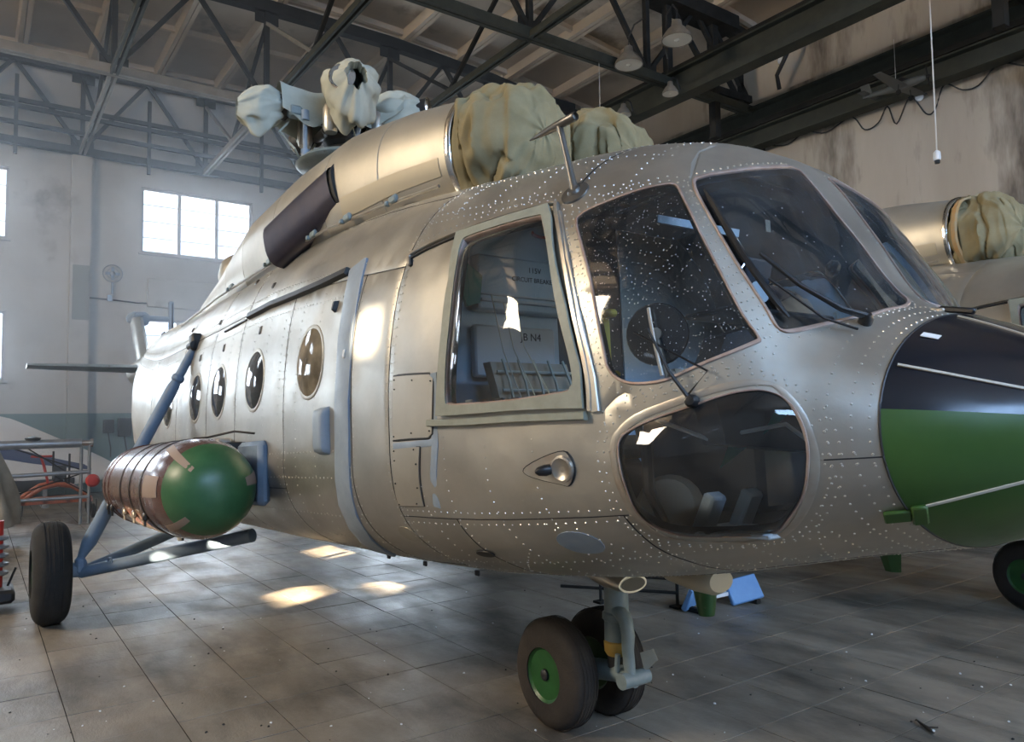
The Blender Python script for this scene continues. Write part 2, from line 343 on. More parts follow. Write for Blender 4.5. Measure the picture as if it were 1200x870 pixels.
def build_skin():
    pts = []; edges = []; kinds = []
    xs = list(np.concatenate([np.linspace(-14, -8.2, 14), np.arange(-8, -7, .07), np.arange(-7, .2, .13), np.arange(.2, XN-.02, .055), [XN]]))
    nt = 132
    def key(p): return (p[0], p[1]*VS)
    for x in xs:
        for k in range(nt+1): pts.append(key((x, -1+2*k/nt)))
    def polyline(P, closed, kind):
        b = len(pts)
        for p in P: pts.append(key(p))
        n = len(P)
        for i in range(n if closed else n-1): edges.append((b+i, b+(i+1) % n)); kinds.append(kind)
    for p in HOLES: polyline(p, True, 'hole')
    for p in SEAMS:
        polyline(p, False, 'seam')
        for s in (-1, 1):
            q = []
            for i in range(len(p)):
                a, b = p[max(i-1, 0)], p[min(i+1, len(p)-1)]; d = Vector((b[0]-a[0], (b[1]-a[1])*VS)).normalized()
                q.append((p[i][0]-d.y*s*.005, p[i][1]+d.x*s*.005/VS))
            q = [(min(a, XN), max(-1, min(1, b))) for a, b in q]
            polyline(q, False, 'side')
    V, E, F, ov, oe, of = delaunay_2d_cdt([Vector(p) for p in pts], edges, [], 0, 1e-5, True)
    V = [(v.x, v.y/VS) for v in V]
    seam_e = set(); seam_v = {}
    for e, o in zip(E, oe):
        if any(kinds[i] == 'seam' for i in o if i < len(kinds)): seam_e.add((min(e), max(e))); seam_v[e[0]] = 1; seam_v[e[1]] = 1
    F = [f for f in F if not in_hole(sum(V[i][0] for i in f)/3, sum(V[i][1] for i in f)/3) and max(V[i][0] for i in f) <= XN+1e-4]
    P3 = []; PN = []
    for i, (x, t) in enumerate(V):
        n = SN(x, t); PN.append(n); p = S(x, t)
        P3.append(p-n*.003 if i in seam_v else p)
    # split into panels: flood fill that does not cross a seam
    ef = {}
    for fi, f in enumerate(F):
        for a, b in ((f[0], f[1]), (f[1], f[2]), (f[2], f[0])): ef.setdefault((min(a, b), max(a, b)), []).append(fi)
    comp = [-1]*len(F); nc = 0
    for s0 in range(len(F)):
        if comp[s0] >= 0: continue
        st = [s0]; comp[s0] = nc
        while st:
            fi = st.pop(); f = F[fi]
            for a, b in ((f[0], f[1]), (f[1], f[2]), (f[2], f[0])):
                k = (min(a, b), max(a, b))
                if k in seam_e: continue
                for g in ef[k]:
                    if comp[g] < 0: comp[g] = nc; st.append(g)
        nc += 1
    groups = [[] for _ in range(nc)]
    for fi, c in enumerate(comp): groups[c].append(F[fi])
    return P3, PN, V, groups
HELI = thing('helicopter', 'bare-metal helicopter with green and black nose, filling the foreground', 'helicopter')
TH = radians(2.7); HELI.rotation_euler = (0, -TH, 0)
def w2b(p):
    x, y, z = p; c, s = cos(TH), sin(TH); return Vector((c*x+s*z, y, -s*x+c*z))
P3, PN, PV, GROUPS = build_skin()
def sub_mesh(name, P, faces, m, parent, flip=False, sharp=30):
    idx = {}; vs = []; fs = []
    for f in faces:
        g = []
        for i in f:
            if i not in idx: idx[i] = len(vs); vs.append(P[i])
            g.append(idx[i])
        a, b, c = (vs[i] for i in g); n = (b-a).cross(c-a)
        if (n.dot(PN[f[0]]) < 0) != flip: g.reverse()
        fs.append(g)
    me = bpy.data.meshes.new(name); me.from_pydata(vs, [], fs); finish(me, m, True, sharp)
    return link(bpy.data.objects.new(name, me), parent)
small = []
for g in GROUPS:
    if len(g) < 14: small += g
    else: sub_mesh('skin_panel', P3, g, M['skin'], HELI)
if small: sub_mesh('joint_strip', P3, small, M['skin'], HELI)
PI3 = [p-n*.035 for p, n in zip(P3, PN)]
sub_mesh('inner_lining', PI3, [f for g in GROUPS for f in g if -7 < PV[f[0]][0] < 2.19], M['lining'], HELI, flip=True)

# ---- rivets
def rivets(name, rows, parent, r=.0046, h=.0026, m=M['rivet']):
    mb = MB()
    for row, step in rows:
        acc = 0; prev = None
        for i in range(len(row)-1):
            (xa, ta), (xb, tb) = row[i], row[i+1]; L = (S(xa, ta)-S(xb, tb)).length
            while acc < L:
                f = acc/L if L > 0 else 0; x, t = xa+(xb-xa)*f, ta+(tb-ta)*f; acc += step
                if x > XN-.008 or in_hole(x, t): continue
                p = S(x, t); n = SN(x, t); e = Vector((0, 0, 1)) if abs(n.z) < .9 else Vector((1, 0, 0))
                a = n.cross(e).normalized(); b = n.cross(a); rr = r*random.uniform(.85, 1.1)*(1.35 if x < .15 else 1)
                vs = [p+a*cos(k*pi/3)*rr+b*sin(k*pi/3)*rr-n*.001 for k in range(6)]+[p+a*cos(k*pi/3)*rr*.55+b*sin(k*pi/3)*rr*.55+n*h for k in range(6)]
                mb.add(vs, [(k, (k+1) % 6, 6+(k+1) % 6, 6+k) for k in range(6)]+[tuple(range(6, 12))])
            acc -= L
    o = mb.build(name, m, parent); o['kind'] = 'stuff'; return o
def grow(P, d):
    A = lambda Q: abs(sum(Q[i-1][0]*Q[i][1]-Q[i][0]*Q[i-1][1] for i in range(len(Q))))
    def off(s):
        out = []; n = len(P)
        for i in range(n):
            a, b = P[i-1], P[(i+1) % n]; t = Vector((b[0]-a[0], (b[1]-a[1])*VS)).normalized()
            out.append((P[i][0]+t.y*s, P[i][1]-t.x*s/VS))
        return out
    q = off(abs(d)); big = A(q) > A(P)
    return q if big == (d > 0) else off(-abs(d))
rows = []
for p in SEAMS[:6]+SEAMS[8:11]:
    for o in (-.022, .022): rows.append(([(x+o, t) for x, t in p if -.9 < t < .5], .05))
for o in (-.02, .02, .045): rows.append(([(.2+o, t) for x, t in ring(.2, -.93, .3)], .042))
for x in np.arange(-6.6, -.35, .31): rows.append((ring(x, -.86, -.32), .055))
for x in (-6.9, -6.3, -5.9): rows.append((ring(x, -.32, 0), .06))
for t in (-.335, -.3, -.505, -.57, -.66, -.72, -.80, -.78, -.215, -.195): rows.append((along(t, -6.9, -.25), .055))
for t in (-.635, -.66, -.76, -.84, -.89, -.91): rows.append((along(t, .22, 1.45 if t > -.75 else 2.15), .045))
for t in (.66, .80): rows.append((along(t, .3, 2.1), .05))
for x in (.45, .64, .9, 1.15, 1.43, 1.47): rows.append((ring(x, -.95, -.49 if x not in (1.43, 1.47) else -.66), .045))
for x in (.42, .44, .68, .93, 1.16, 1.2, 1.42): rows.append((ring(x, -.255, .2), .042))
for t in (-.262, -.25, -.19, -.12, -.05, .03, .1): rows.append((along(t, .25, 1.5), .045))
for x in (2.105, 2.16, 2.2): rows.append((ring(x, -.98, .3), .036))
for x in (1.75, 2.0): rows.append((ring(x, -.98, -.745), .04))
for P, d in ((SIDE, (.022, .045)), (FRONT, (.022,)), (BLO, (.025, .05)), (BLI, (.02,)), (mirror(FRONT), (.022,))):
    for q in d: G = grow(P, q); rows.append((G+[G[0]], .036 if P is not BLI else .07))
DRIP = smooth_poly([(0.255,-0.3159),(0.224,-0.3031),(0.333,-0.2962),(0.553,-0.2866),(0.815,-0.2765),(1.088,-0.2692),(1.143,-0.2796),(1.261,-0.3302),(1.36,-0.3936),(1.41,-0.4382),(1.416,-0.4694)], 5, False)
for o in (.02, .045): rows.append(([(x+o*(.9 if x > 1.1 else .1), t+o*.3) for x, t in DRIP], .04))
for t in (-.33, -.345, -.36): pass
for a, b in (((1.46, -.47), (1.55, -.70)), ((2.09, -.54), (2.2, -.546)), ((2.09, -.563), (2.2, -.568)), ((1.1, -.66), (1.5, -.86)), ((1.2, -.66), (1.62, -.88)), ((1.75, -.98), (2.1, -.60)), ((.9, -.72), (.62, -.8)), ((.62, -.8), (.3, -.8))):
    rows.append(([(a[0]+(b[0]-a[0])*k/10, a[1]+(b[1]-a[1])*k/10) for k in range(11)], .045))
rivets('rivets', rows, HELI)
# ---- panes, rims, raised strips on the surface
def pane(name, P, m, parent, off=0.0, bulge=0, D=.12, step=.05):
    pts = [(x, t*VS) for x, t in P]; n = len(pts); E = [(i, (i+1) % n) for i in range(n)]
    x0, x1, y0, y1 = min(p[0] for p in pts), max(p[0] for p in pts), min(p[1] for p in pts), max(p[1] for p in pts)
    def dist(x, y):
        b = 9
        for i in range(n):
            ax, ay = pts[i]; bx, by = pts[(i+1) % n]; dx, dy = bx-ax, by-ay; q = dx*dx+dy*dy
            s = max(0, min(1, ((x-ax)*dx+(y-ay)*dy)/q)) if q > 0 else 0
            b = min(b, (ax+dx*s-x)**2+(ay+dy*s-y)**2)
        return sqrt(b)
    allp = list(pts); x = x0+step/2
    while x < x1:
        y = y0+step/2
        while y < y1:
            if inside(x, y, pts) and dist(x, y) > step*.35: allp.append((x, y))
            y += step
        x += step
    V, _, F, *_r = delaunay_2d_cdt([Vector(p) for p in allp], E, [], 1, 1e-6)
    mb = MB(); vs = []
    for v in V:
        t = v.y/VS; d = min(1, dist(v.x, v.y)/D) if bulge else 0
        vs.append(S(v.x, t, off+bulge*(1-(1-d)**2.2)) if (off or bulge) else S(v.x, t))
    mb.add(vs, F); return mb.build(name, m, parent)
def rim(name, P, wi, wo, h, m, parent, base=-.004):
    A, B = grow(P, -wi) if wi else P, grow(P, wo) if wo else P
    rings = []
    for (xa, ta), (xb, tb) in zip(A, B):
        pa, pb_ = S(xa, ta), S(xb, tb); n = SN((xa+xb)/2, (ta+tb)/2)
        rings.append([pa+n*base, pa+n*h*.8, pa+(pb_-pa)*.2+n*h, pa+(pb_-pa)*.8+n*h, pb_+n*h*.6, pb_+n*base])
    mb = MB(); mb.loft(rings, closed=True); return mb.build(name, m, parent)
def strip(name, pts, w, h, m, parent, side=None):
    """a raised flat bar along a line on the surface (w in metres)"""
    rings = []
    for i, (x, t) in enumerate(pts):
        p = S(x, t); n = SN(x, t); a, b = pts[max(i-1, 0)], pts[min(i+1, len(pts)-1)]
        d = (S(*b)-S(*a)).normalized(); c = d.cross(n).normalized(); ww = w[i] if isinstance(w, list) else w
        rings.append([p-c*ww/2-n*.003, p-c*ww/2+n*h*.7, p-c*ww*.4+n*h, p+c*ww*.4+n*h, p+c*ww/2+n*h*.7, p+c*ww/2-n*.003])
    mb = MB(); mb.loft(rings); return mb.build(name, m, parent)
def plate(name, P, h, m, parent):
    """a raised plate following the surface"""
    n = len(P); o = pane(name, P, m, None, off=h)
    bm = bmesh.new(); bm.from_mesh(o.data); bmesh.ops.solidify(bm, geom=bm.faces[:], thickness=h+.004); bm.to_mesh(o.data); bm.free()
    finish_mesh(o); o.parent = parent; return o
def finish_mesh(o):
    me = o.data; me.polygons.foreach_set('use_smooth', [True]*len(me.polygons)); me.set_sharp_from_angle(angle=radians(35)); me.update()
for p in SEAMS:
    q = [a for a in p if not in_hole(*a)][::2]
    if len(q) > 2: strip('panel_gap', q, .0045, .0012, M['dark'], HELI)
for s in (-1, 1):
    f = (lambda P: P) if s < 0 else mirror
    w = pane('side_windscreen', f(SIDE), M['glass_dust'], HELI); w['label'] = 'dusty curved corner window'
    rim('seal', f(SIDE), .003, .007, .006, M['seal'], w)
    w = pane('front_windscreen', f(FRONT), M['glass_front'], HELI)
    rim('seal', f(FRONT), .003, .008, .006, M['seal'], w)
    w = pane('chin_window', f(BLI), M['glass'], HELI, bulge=.035, D=.15); w['label'] = 'large lower side window beside the nose'
    rim('window_frame', f(BLO), .026, .0, .0035, M['frame_metal'], w); rim('seal', f(BLI), .005, .003, .007, M['seal'], w)
    w = pane('sliding_window', f(SLI), M['glass'], HELI, bulge=.075, D=.16); w['label'] = 'bulged sliding cockpit window'
    rim('seal', f(SLI), .006, .006, .020, M['seal'], w)
    for P in ROUND:
        c = pane('cabin_window', f(P), M['glass_tan'] if P is ROUND[0] else M['glass_cabin'], HELI, bulge=.022, D=.1, step=.07)
        rim('window_ring', f(P), .004, .012, .004, M['skin2'], c)
# olive frame of the sliding window (between SLO and SLI) for both sides
def frame_between(name, A, B, h, m, parent):
    pts = [(x, t*VS) for x, t in A]+[(x, t*VS) for x, t in B]; na, nb = len(A), len(B)
    E = [(i, (i+1) % na) for i in range(na)]+[(na+i, na+(i+1) % nb) for i in range(nb)]
    V, _, F, *_r = delaunay_2d_cdt([Vector(p) for p in pts], E, [], 1, 1e-6)
    F = [f for f in F if not inside(sum(V[i].x for i in f)/len(f), sum(V[i].y for i in f)/len(f)/VS, B)]
    mb = MB(); mb.add([S(v.x, v.y/VS, h) for v in V], F)
    return mb.build(name, m, parent, solid=-(h+.002))
SLD = [o for o in HELI.children if o.name.startswith('sliding_window')]
for s, sw in ((-1, SLD[0]), (1, SLD[1])):
    f = (lambda P: P) if s < 0 else mirror
    frame_between('window_frame', f(SLO), f(SLI), .012, M['olive'], sw)
    strip('drip_rail', f(DRIP) if s < 0 else [(x, -t) for x, t in DRIP], .018, .018, M['frame_metal'], HELI)
    bl = [(.56, s*.4785), (.8, s*.4775), (1.1, s*.4755), (1.40, s*.4735)]
    strip('lower_rail', bl, .030, .028, M['olive'], sw)
    strip('door_post', [(1.155, s*.283), (1.27, s*.332), (1.37, s*.394), (1.425, s*.44), (1.437, s*.47)], .034, .014, M['frame_metal'], HELI)
    strip('dark_gap', [(1.122, s*.2745), (1.16, s*.2905), (1.33, s*.378), (1.402, s*.4316), (1.409, s*.468)], .014, .006, M['black'], HELI)
    strip('aft_rail', [(.26, s*.316), (.235, s*.306), (.34, s*.3), (.56, s*.291)], .014, .01, M['dark'], HELI)
# ---- fuselage door, strip, rail
STR = [(-.36, -.300), (-.315, -.33), (-.295, -.38), (-.297, -.45), (-.305, -.52), (-.32, -.58), (-.36, -.64), (-.42, -.70), (-.51, -.745), (-.56, -.77)]
strip('door_edge_strip', STR, .175, .016, M['bluegrey'], HELI)
strip('door_top_rail', [(-2.22, -.3195), (-1.7, -.318), (-1.2, -.3165), (-.8, -.312), (-.46, -.306)], .045, .03, M['dark'], HELI)
strip('door_rail_dark_strip', [(-2.9, -.323), (-2.3, -.322)], .012, .012, M['dark'], HELI)  # thin dark strip continuing the door rail aft
d = plate('door_lock_box', disc(-.55, -.4795, .001, 4), .01, M['bluegrey'], HELI) if False else None
def bump_box(name, x, t, wx, wt, h, m, parent, n=10):
    """rounded box standing on the surface"""
    p0 = S(x, t); N0 = SN(x, t); ex = (S(x+.01, t)-S(x-.01, t)).normalized(); et = N0.cross(ex)
    def fn(u, v):
        a, b = (u-.5)*2, (v-.5)*2; k = max(0, (1-abs(a)**6)*(1-abs(b)**6))**.35
        return p0+ex*a*wx/2+et*b*wt/2+N0*(h*k-.004)
    mb = MB(); mb.grid(fn, n, n); return mb.build(name, m, parent, sharp=60)
bump_box('door_handle_box', -.55, -.4795, .15, .26, .055, M['bluegrey'], HELI, 14)
bump_box('door_latch', -.50, -.345, .03, .07, .03, M['dark'], HELI, 6)
bump_box('strip_slot', -.275, -.40, .02, .06, .024, M['frame_metal'], HELI, 6)
for x, t in CABW[1:4]: bump_box('window_vent', x, t+.062, .05, .07, .012, M['dark'], HELI, 6)
for x, t in ((-1.9, -.285), (-2.6, -.25), (-3.2, -.30), (-4.4, -.28)): bump_box('small_vent', x, t, .05, .05, .015, M['dark'], HELI, 6)
HA = densify([(0.251,-0.4305),(0.545,-0.4312),(0.577,-0.4355),(0.57,-0.4882),(0.541,-0.4925),(0.242,-0.4945)], .04)
HB = densify([(0.239,-0.5085),(0.473,-0.504),(0.425,-0.6235),(0.208,-0.6258)], .04)
for P in (HA, HB):
    h_ = plate('access_hatch', P, .006, M['skin2'], HELI); rim('hatch_gap', P, .0, .008, .003, M['dark'], h_)
    mbq = []
    for q in grow(P, -.018)[::4]: mbq.append(q)
    rv = [([q, (q[0]+.002, q[1])], .05) for q in mbq]; o = rivets('screws', rv, h_, .006, .010, M['dark'])
strip('seam_strip', [(.575, -.43), (.585, -.50), (.555, -.56), (.52, -.625)], .045, .004, M['bluegrey'], HELI)
strip('seam_strip', [(.24, -.502), (.40, -.5005), (.575, -.497)], .03, .004, M['bluegrey'], HELI)
# light fairing
LG = smooth_poly([(1.121,-0.5413),(1.274,-0.5124),(1.317,-0.5209),(1.328,-0.5521),(1.299,-0.578),(1.26,-0.5761),(1.123,-0.5583)], 4)
lf = plate('navigation_light_fairing', LG, .007, M['frame_metal'], HELI); rim('edge', LG, 0, .008, .004, M['dark'], lf)
p0 = S(1.28, -.547); n0 = SN(1.28, -.547)
MB().lathe([(.050, -.002), (.047, .016), (.040, .018), (.025, .008), (0, .006)], S(1.285, -.546), n0, 24).build('light_dish', M['frame_metal'], lf)
MB().lathe([(.020, 0), (.022, .02), (.016, .045), (.006, .056), (0, .057)], S(1.235, -.546)+n0*.012, (n0+Vector((-.6, 0, 0))), 14).build('light_bulb', M['black'], lf)
MB().lathe([(.010, 0), (.009, .02), (0, .026)], S(1.195, -.546)+n0*.008, (n0+Vector((-.6, 0, 0))), 10).build('bulb_cap', M['chrome'], lf)
def disc_part(name, x, t, rx, rt, h, m):
    P = []; dt = (S(x, t+.005)-S(x, t-.005)).length/.01
    for k in range(22): a = 2*pi*k/22; P.append((x+rx*cos(a), t+rt*sin(a)/dt))
    return plate(name, P, h, m, HELI)
disc_part('blue_cover_plate', 1.182, -.7064, .095, .075, .003, M['bluegrey'])
disc_part('torn_opening', .595, -.7305, .055, .028, .0015, M['black'])
disc_part('small_cover_plate', .127, -.69, .08, .05, .002, M['skin2'])
# ---- radome
def radome_ring(x):
    s = min(1, max(0, (x-XN)/.62)); k = max(0, 1-s**1.15)**.82
    w, zm, zt, zb = .66, 1.51-.02*s, 1.905, 1.13; n = 2.1
    return w*k, zm, (zt-1.51)*k, (1.51-zb)*k, n
def rad_pt(x, a, off=0):
    w, zm, bt, bb, n = radome_ring(x); sy, cz = sin(a), cos(a); r = (abs(sy)**n+abs(cz)**n)**(-1/n); b = bt if cz >= 0 else bb
    p = Vector((x, w*r*sy, zm+b*r*cz))
    if off:
        q = Vector((0, sy*b, cz*w)).normalized(); s = (x-XN)/.62; p += (q+Vector((.6+s, 0, 0))).normalized()*off
    return p
XR = [XN+.62*(1-(1-i/16)**2.0) for i in range(17)]
ACUT = radians(79)       # boundary between the black top and the green bottom
def rad_part(name, a0, a1, m, parent, n=40):
    mb = MB(); mb.grid(lambda u, v: rad_pt(XR[round(u*16)], a0+(a1-a0)*v, .004), 16, n); return mb.build(name, m, parent)
RAD = rad_part('radome_top', -ACUT, ACUT, M['black_nose'], HELI); RAD['label'] = 'glossy black upper nose dome'
RADG = rad_part('radome_bottom', ACUT, 2*pi-ACUT, M['green_nose'], HELI); RADG['label'] = 'green lower nose dome'
mb = MB(); mb.path([rad_pt(XN+.002, 2*pi*k/80, .002) for k in range(80)], .004, 6, True); mb.build('radome_seam', M['dark'], HELI)
def rad_strip(a, a1, x0, x1, m, parent, w=.0042):
    mb = MB(); rings = []
    for k in range(18):
        x = x0+(x1-x0)*k/17; b = a+(a1-a)*k/17; p = rad_pt(x, b, .004); up = rad_pt(x, b+.02, .004)-p; up.normalize(); out = rad_pt(x, b, .009)-p
        rings.append([p-up*w, p-up*w+out, p+up*w+out, p+up*w])
    mb.loft(rings); return mb.build('lightning_strip', m, parent)
for sg in (-1, 1):
    rad_strip(sg*radians(59), sg*radians(66), XN+.02, XN+.5, M['white_strip'], RAD); rad_strip(sg*radians(16), sg*radians(16), XN+.03, XN+.5, M['white_strip'], RAD)
    rad_strip(sg*radians(124), sg*radians(116), XN+.04, XN+.52, M['white_strip'], RADG)
mb = MB(); q = rad_pt(XN+.05, radians(-40), .006); e1 = (rad_pt(XN+.07, radians(-40), .006)-q).normalized(); e2 = (rad_pt(XN+.05, radians(-38), .006)-q).normalized(); nn = e1.cross(e2)
mb.box(q, (.05, .028, .002), Matrix((e1, e2, nn)).transposed()); mb.build('tape_patch', M['tape'], RAD, False)
# green hinge bracket and black catch on the radome seam
q = S(2.19, -.71); n = SN(2.19, -.71); ex = (S(2.2, -.71)-S(2.18, -.71)).normalized(); et = n.cross(ex)
mb = MB(); mb.box(q+n*.006, (.075, .05, .014), Matrix((ex, et, n)).transposed(), .004); mb.box(q+ex*.06+n*.008, (.045, .085, .018), Matrix((ex, et, n)).transposed(), .006)
mb.build('radome_hinge', M['green_nose'], HELI)
q = S(2.19, -.03); n = SN(2.19, -.03); ex = Vector((1, 0, -.25)).normalized(); et = n.cross(ex)
mb = MB(); mb.box(q+n*.012+ex*.01, (.12, .025, .022), Matrix((ex, et, n)).transposed(), .006); mb.build('radome_catch', M['black'], HELI)
mb = MB(); mb.box(q+n*.008-ex*.05, (.05, .04, .016), Matrix((ex, et, n)).transposed(), .005); mb.build('catch_bracket', M['frame_metal'], HELI)
# ------------------------------------------------------------------ engine cowlings, exhausts, fairings
NAC = [(-.12,.31,3.22,.36,.36),(-.6,.36,3.25,.43,.425),(-1.2,.42,3.24,.51,.51),(-2,.45,3.22,.54,.52),(-3.0,.45,3.2,.54,.50),(-3.5,.44,3.18,.52,.40),(-4.2,.40,3.15,.5,.30),(-5.4,.33,3.15,.45,.24),(-6.9,.2,3.2,.3,.18)]
def nac(x):
    xs = [r[0] for r in NAC][::-1]; return [float(np.interp(x, xs, [r[j] for r in NAC][::-1])) for j in (1, 2, 3, 4)]
def nac_pt(x, a, s, off=0, n=2.3):
    cy, cz, ry, rz = nac(x); q, c = sin(a), cos(a); r = (abs(q)**n+abs(c)**n)**(-1/n)
    return Vector((x, s*cy+(ry+off)*r*q, cz+(rz+off)*r*c))
NSEAM = [-.12, -.72, -1.32, -2.2, -3.0, -3.7, -6.9]
for s in (-1, 1):
    for i in range(len(NSEAM)-1):
        x0, x1 = NSEAM[i], NSEAM[i+1]; k = max(4, int((x0-x1)/.09)); rings = []
        for j in range(k+1):
            x = x0+(x1-x0)*j/k
            rings.append([nac_pt(x, 2*pi*a/56, s) for a in range(56)])
        rings = [[nac_pt(x0, 2*pi*a/56, s, -.008) for a in range(56)]]+[[nac_pt(x0-.006, 2*pi*a/56, s) for a in range(56)]]+rings[1:-1]+[[nac_pt(x1+.006, 2*pi*a/56, s) for a in range(56)]]+[[nac_pt(x1, 2*pi*a/56, s, -.008) for a in range(56)]]
        MB().loft(rings, caps=False).build('engine_cowling', M['skin2'], HELI, sharp=30)
    # polished ring at the intake lip
    rings = []
    for j in range(9):
        b = pi*j/8; rings.append([nac_pt(-.125+.035*sin(b), 2*pi*a/56, s, .004+.018*cos(b)) for a in range(56)])
    o = MB().loft(rings, caps=False).build('intake_lip', M['chrome'], HELI); o['label'] = 'polished metal ring at the engine intake'
    # beige lower cowl panel
    mb = MB(); mb.grid(lambda u, v: nac_pt(-.2-.9*u, radians(-s*(-98-16*v))if s > 0 else radians(-98-16*v), s, .004), 8, 4); mb.build('cowl_side_panel', mat('cowl_panel_tan', (.42, .37, .27), .5, .3) if s < 0 else bpy.data.materials['cowl_panel_tan'], HELI, solid=.004)
    # exhaust duct
    A, B = Vector((-1.2, s*.84, 3.28)), Vector((-1.98, s*1.0, 3.05)); ax = (B-A).normalized(); e1 = Vector((0, 0, 1)); e1 = (e1-ax*e1.dot(ax)).normalized(); e2 = ax.cross(e1)
    rings = []
    for f, h, w_ in ((0, .16, .12), (.5, .175, .13), (1, .18, .135), (1, .165, .12), (.35, .14, .10)):
        rings.append([A+(B-A)*f+e1*h*copy_pow(cos(q), .7)+e2*w_*copy_pow(sin(q), .7) for q in (2*pi*k/32 for k in range(32))])
    MB().loft(rings, caps=False).build('exhaust_duct', M['exhaust'], HELI, sharp=40)
    MB().loft([[A+(B-A)*.3+(p-(A+(B-A)*.35))*1.0 for p in rings[-1]]]*1+[[A+(B-A)*.28 for _ in range(32)]], caps=False).build('exhaust_core', M['black'], HELI)
    MB().loft([[A+e1*.18*copy_pow(cos(q), .8)+e2*.10*copy_pow(sin(q), .8)+Vector((.035, 0, 0)) for q in (2*pi*k/28 for k in range(28))], [A+(B-A)*.03+e1*.17*copy_pow(cos(q), .8)+e2*.10*copy_pow(sin(q), .8)+Vector((.03, 0, 0)) for q in (2*pi*k/28 for k in range(28))]], caps=True).build('exhaust_surround', M['dark'], HELI)
    # hinge rail between cowl and roof, with clips
    pts = [Vector((x, s*y, 3.0)) for x, y in ((-.18, .70), (-.68, .83), (-1.21, .93), (-1.64, .97), (-2.39, .98), (-3.64, 1.01), (-5.4, .97))]
    MB().path(pts, .011, 8).build('cowl_hinge_rail', M['frame_metal'], HELI)
    for x, y in ((-.55, .80), (-1.0, .90), (-1.45, .955), (-2.3, .985), (-3.3, 1.0)):
        MB().box((x, s*y, 3.015), (.09, .03, .05), None, .01).box((x-.05, s*(y+.015), 3.0), (.03, .035, .03), None, .006).build('cowl_latch', M['gearpale'], HELI)
MB().loft([[Vector((x, hw*sin(2*pi*k/36), zc+hz*cos(2*pi*k/36))) for k in range(36)] for x, hw, zc, hz in ((-1.3, .05, 3.6, .05), (-1.6, .3, 3.55, .2), (-2.4, .48, 3.55, .30), (-3.1, .5, 3.55, .34), (-3.8, .45, 3.5, .26), (-5, .35, 3.35, .2), (-6.9, .2, 3.3, .16))]).build('gearbox_fairing', M['skin2'], HELI)
MB().lathe([(.26, 0), (.25, .12), (.19, .24), (.08, .30), (0, .31)], (-4.55, -.52, 3.36), (-.35, -.2, 1), 24).build('cooler_dome', M['skin2'], HELI)
# ------------------------------------------------------------------ rotor head
HUB = Vector((-3.1, 0, 4.7)); RH = []
MB().lathe([(.30, 3.75), (.28, 3.95), (.2, 4.0), (.17, 4.3), (.20, 4.32), (.20, 4.36), (.17, 4.38), (.2, 4.42), (.2, 4.46), (.17, 4.48), (.2, 4.52), (.16, 4.56), (.16, 4.8), (.12, 4.86), (0, 4.88)], (HUB.x, 0, 0), (0, 0, 1), 28).build('rotor_mast', M['dark'], HELI, sharp=25)
MB().lathe([(.16, 0), (.42, .02), (.46, .05), (.42, .09), (.2, .12)], (HUB.x, 0, 4.16), (0, 0, 1), 32).build('swashplate', M['gearpale'], HELI)
for k in range(5):
    a = radians(-24+72*k); d = Vector((cos(a), sin(a), 0)); sdv = Vector((-sin(a), cos(a), 0))
    arm = MB().lathe([(.10, .1), (.115, .25), (.085, .3), (.085, .52), (.12, .55), (.12, .66), (.10, .70), (.11, .80), (.095, .82), (.095, .78), (.0, .77)], HUB, d, 20).build('blade_grip', M['dark'], HELI, sharp=30)
    MB().lathe([(.108, .80), (.118, .81), (.108, .825)], HUB, d, 20).build('grip_rim', M['chrome'], arm)
    MB().box(HUB+d*.5+sdv*.13-Vector((0, 0, .09)), (.12, .12, .10), Matrix.Rotation(a, 3, 'Z'), .02).build('pitch_horn', M['gearpale'], arm)
    p = HUB+d*.42+sdv*.17-Vector((0, 0, .12)); q = Vector((HUB.x, 0, 4.24))+d*.40+sdv*.08
    MB().path([q, q+(p-q)*.2, p], .022, 8).tube(q-Vector((0, 0, .04)), q+Vector((0, 0, .05)), .04, None, 10).tube(p-Vector((0, 0, .05)), p+Vector((0, 0, .04)), .04, None, 10).build('pitch_link', M['bluegrey'], arm)
    b = HUB+d*.35-sdv*.12; MB().lathe([(.055, 0), (.07, .04), (.07, .22), (.05, .26), (0, .27)], b-Vector((0, 0, .30)), (0, 0, 1), 14).build('damper', M['frame_metal'], arm)
    MB().path([HUB+d*.5-Vector((0, 0, .1)), HUB+d*.62-Vector((0, 0, .26))+sdv*.05, HUB+d*.5-Vector((0, 0, .42))+sdv*.1, Vector((HUB.x, 0, 4.25))+d*.44], .012, 6).build('hose', M['canvas_pale'], arm)
# ------------------------------------------------------------------ tail: fin, stabiliser, gearbox
fin = MB(); fin.loft([[Vector((x+dx, w, z)) for dx, w in ((.0, 0), (-.16, .09), (-.5, .11), (-.95, .05), (-1.15, 0), (-.95, -.05), (-.5, -.11), (-.16, -.09))] for x, z in ((-12.9, 3.35), (-13.5, 4.0), (-14.1, 4.62))])
fin.build('tail_fin', M['skin'], HELI)
MB().lathe([(.12, 0), (.16, .08), (.15, .3), (.08, .42), (0, .45)], (-14.55, .25, 4.64), (0, -1, 0), 18).box((-14.45, 0, 4.66), (.75, .2, .1), None, .03).build('tail_gearbox', M['bluegrey'], HELI)
MB().tube((-14.5, .25, 4.66), (-14.5, .75, 4.66), .06).tube((-14.5, .7, 4.3), (-14.5, .7, 5.02), .05).box((-14.5, .7, 4.66), (.12, .1, .8), None, .02).build('tail_rotor_hub', M['bluegrey'], HELI)
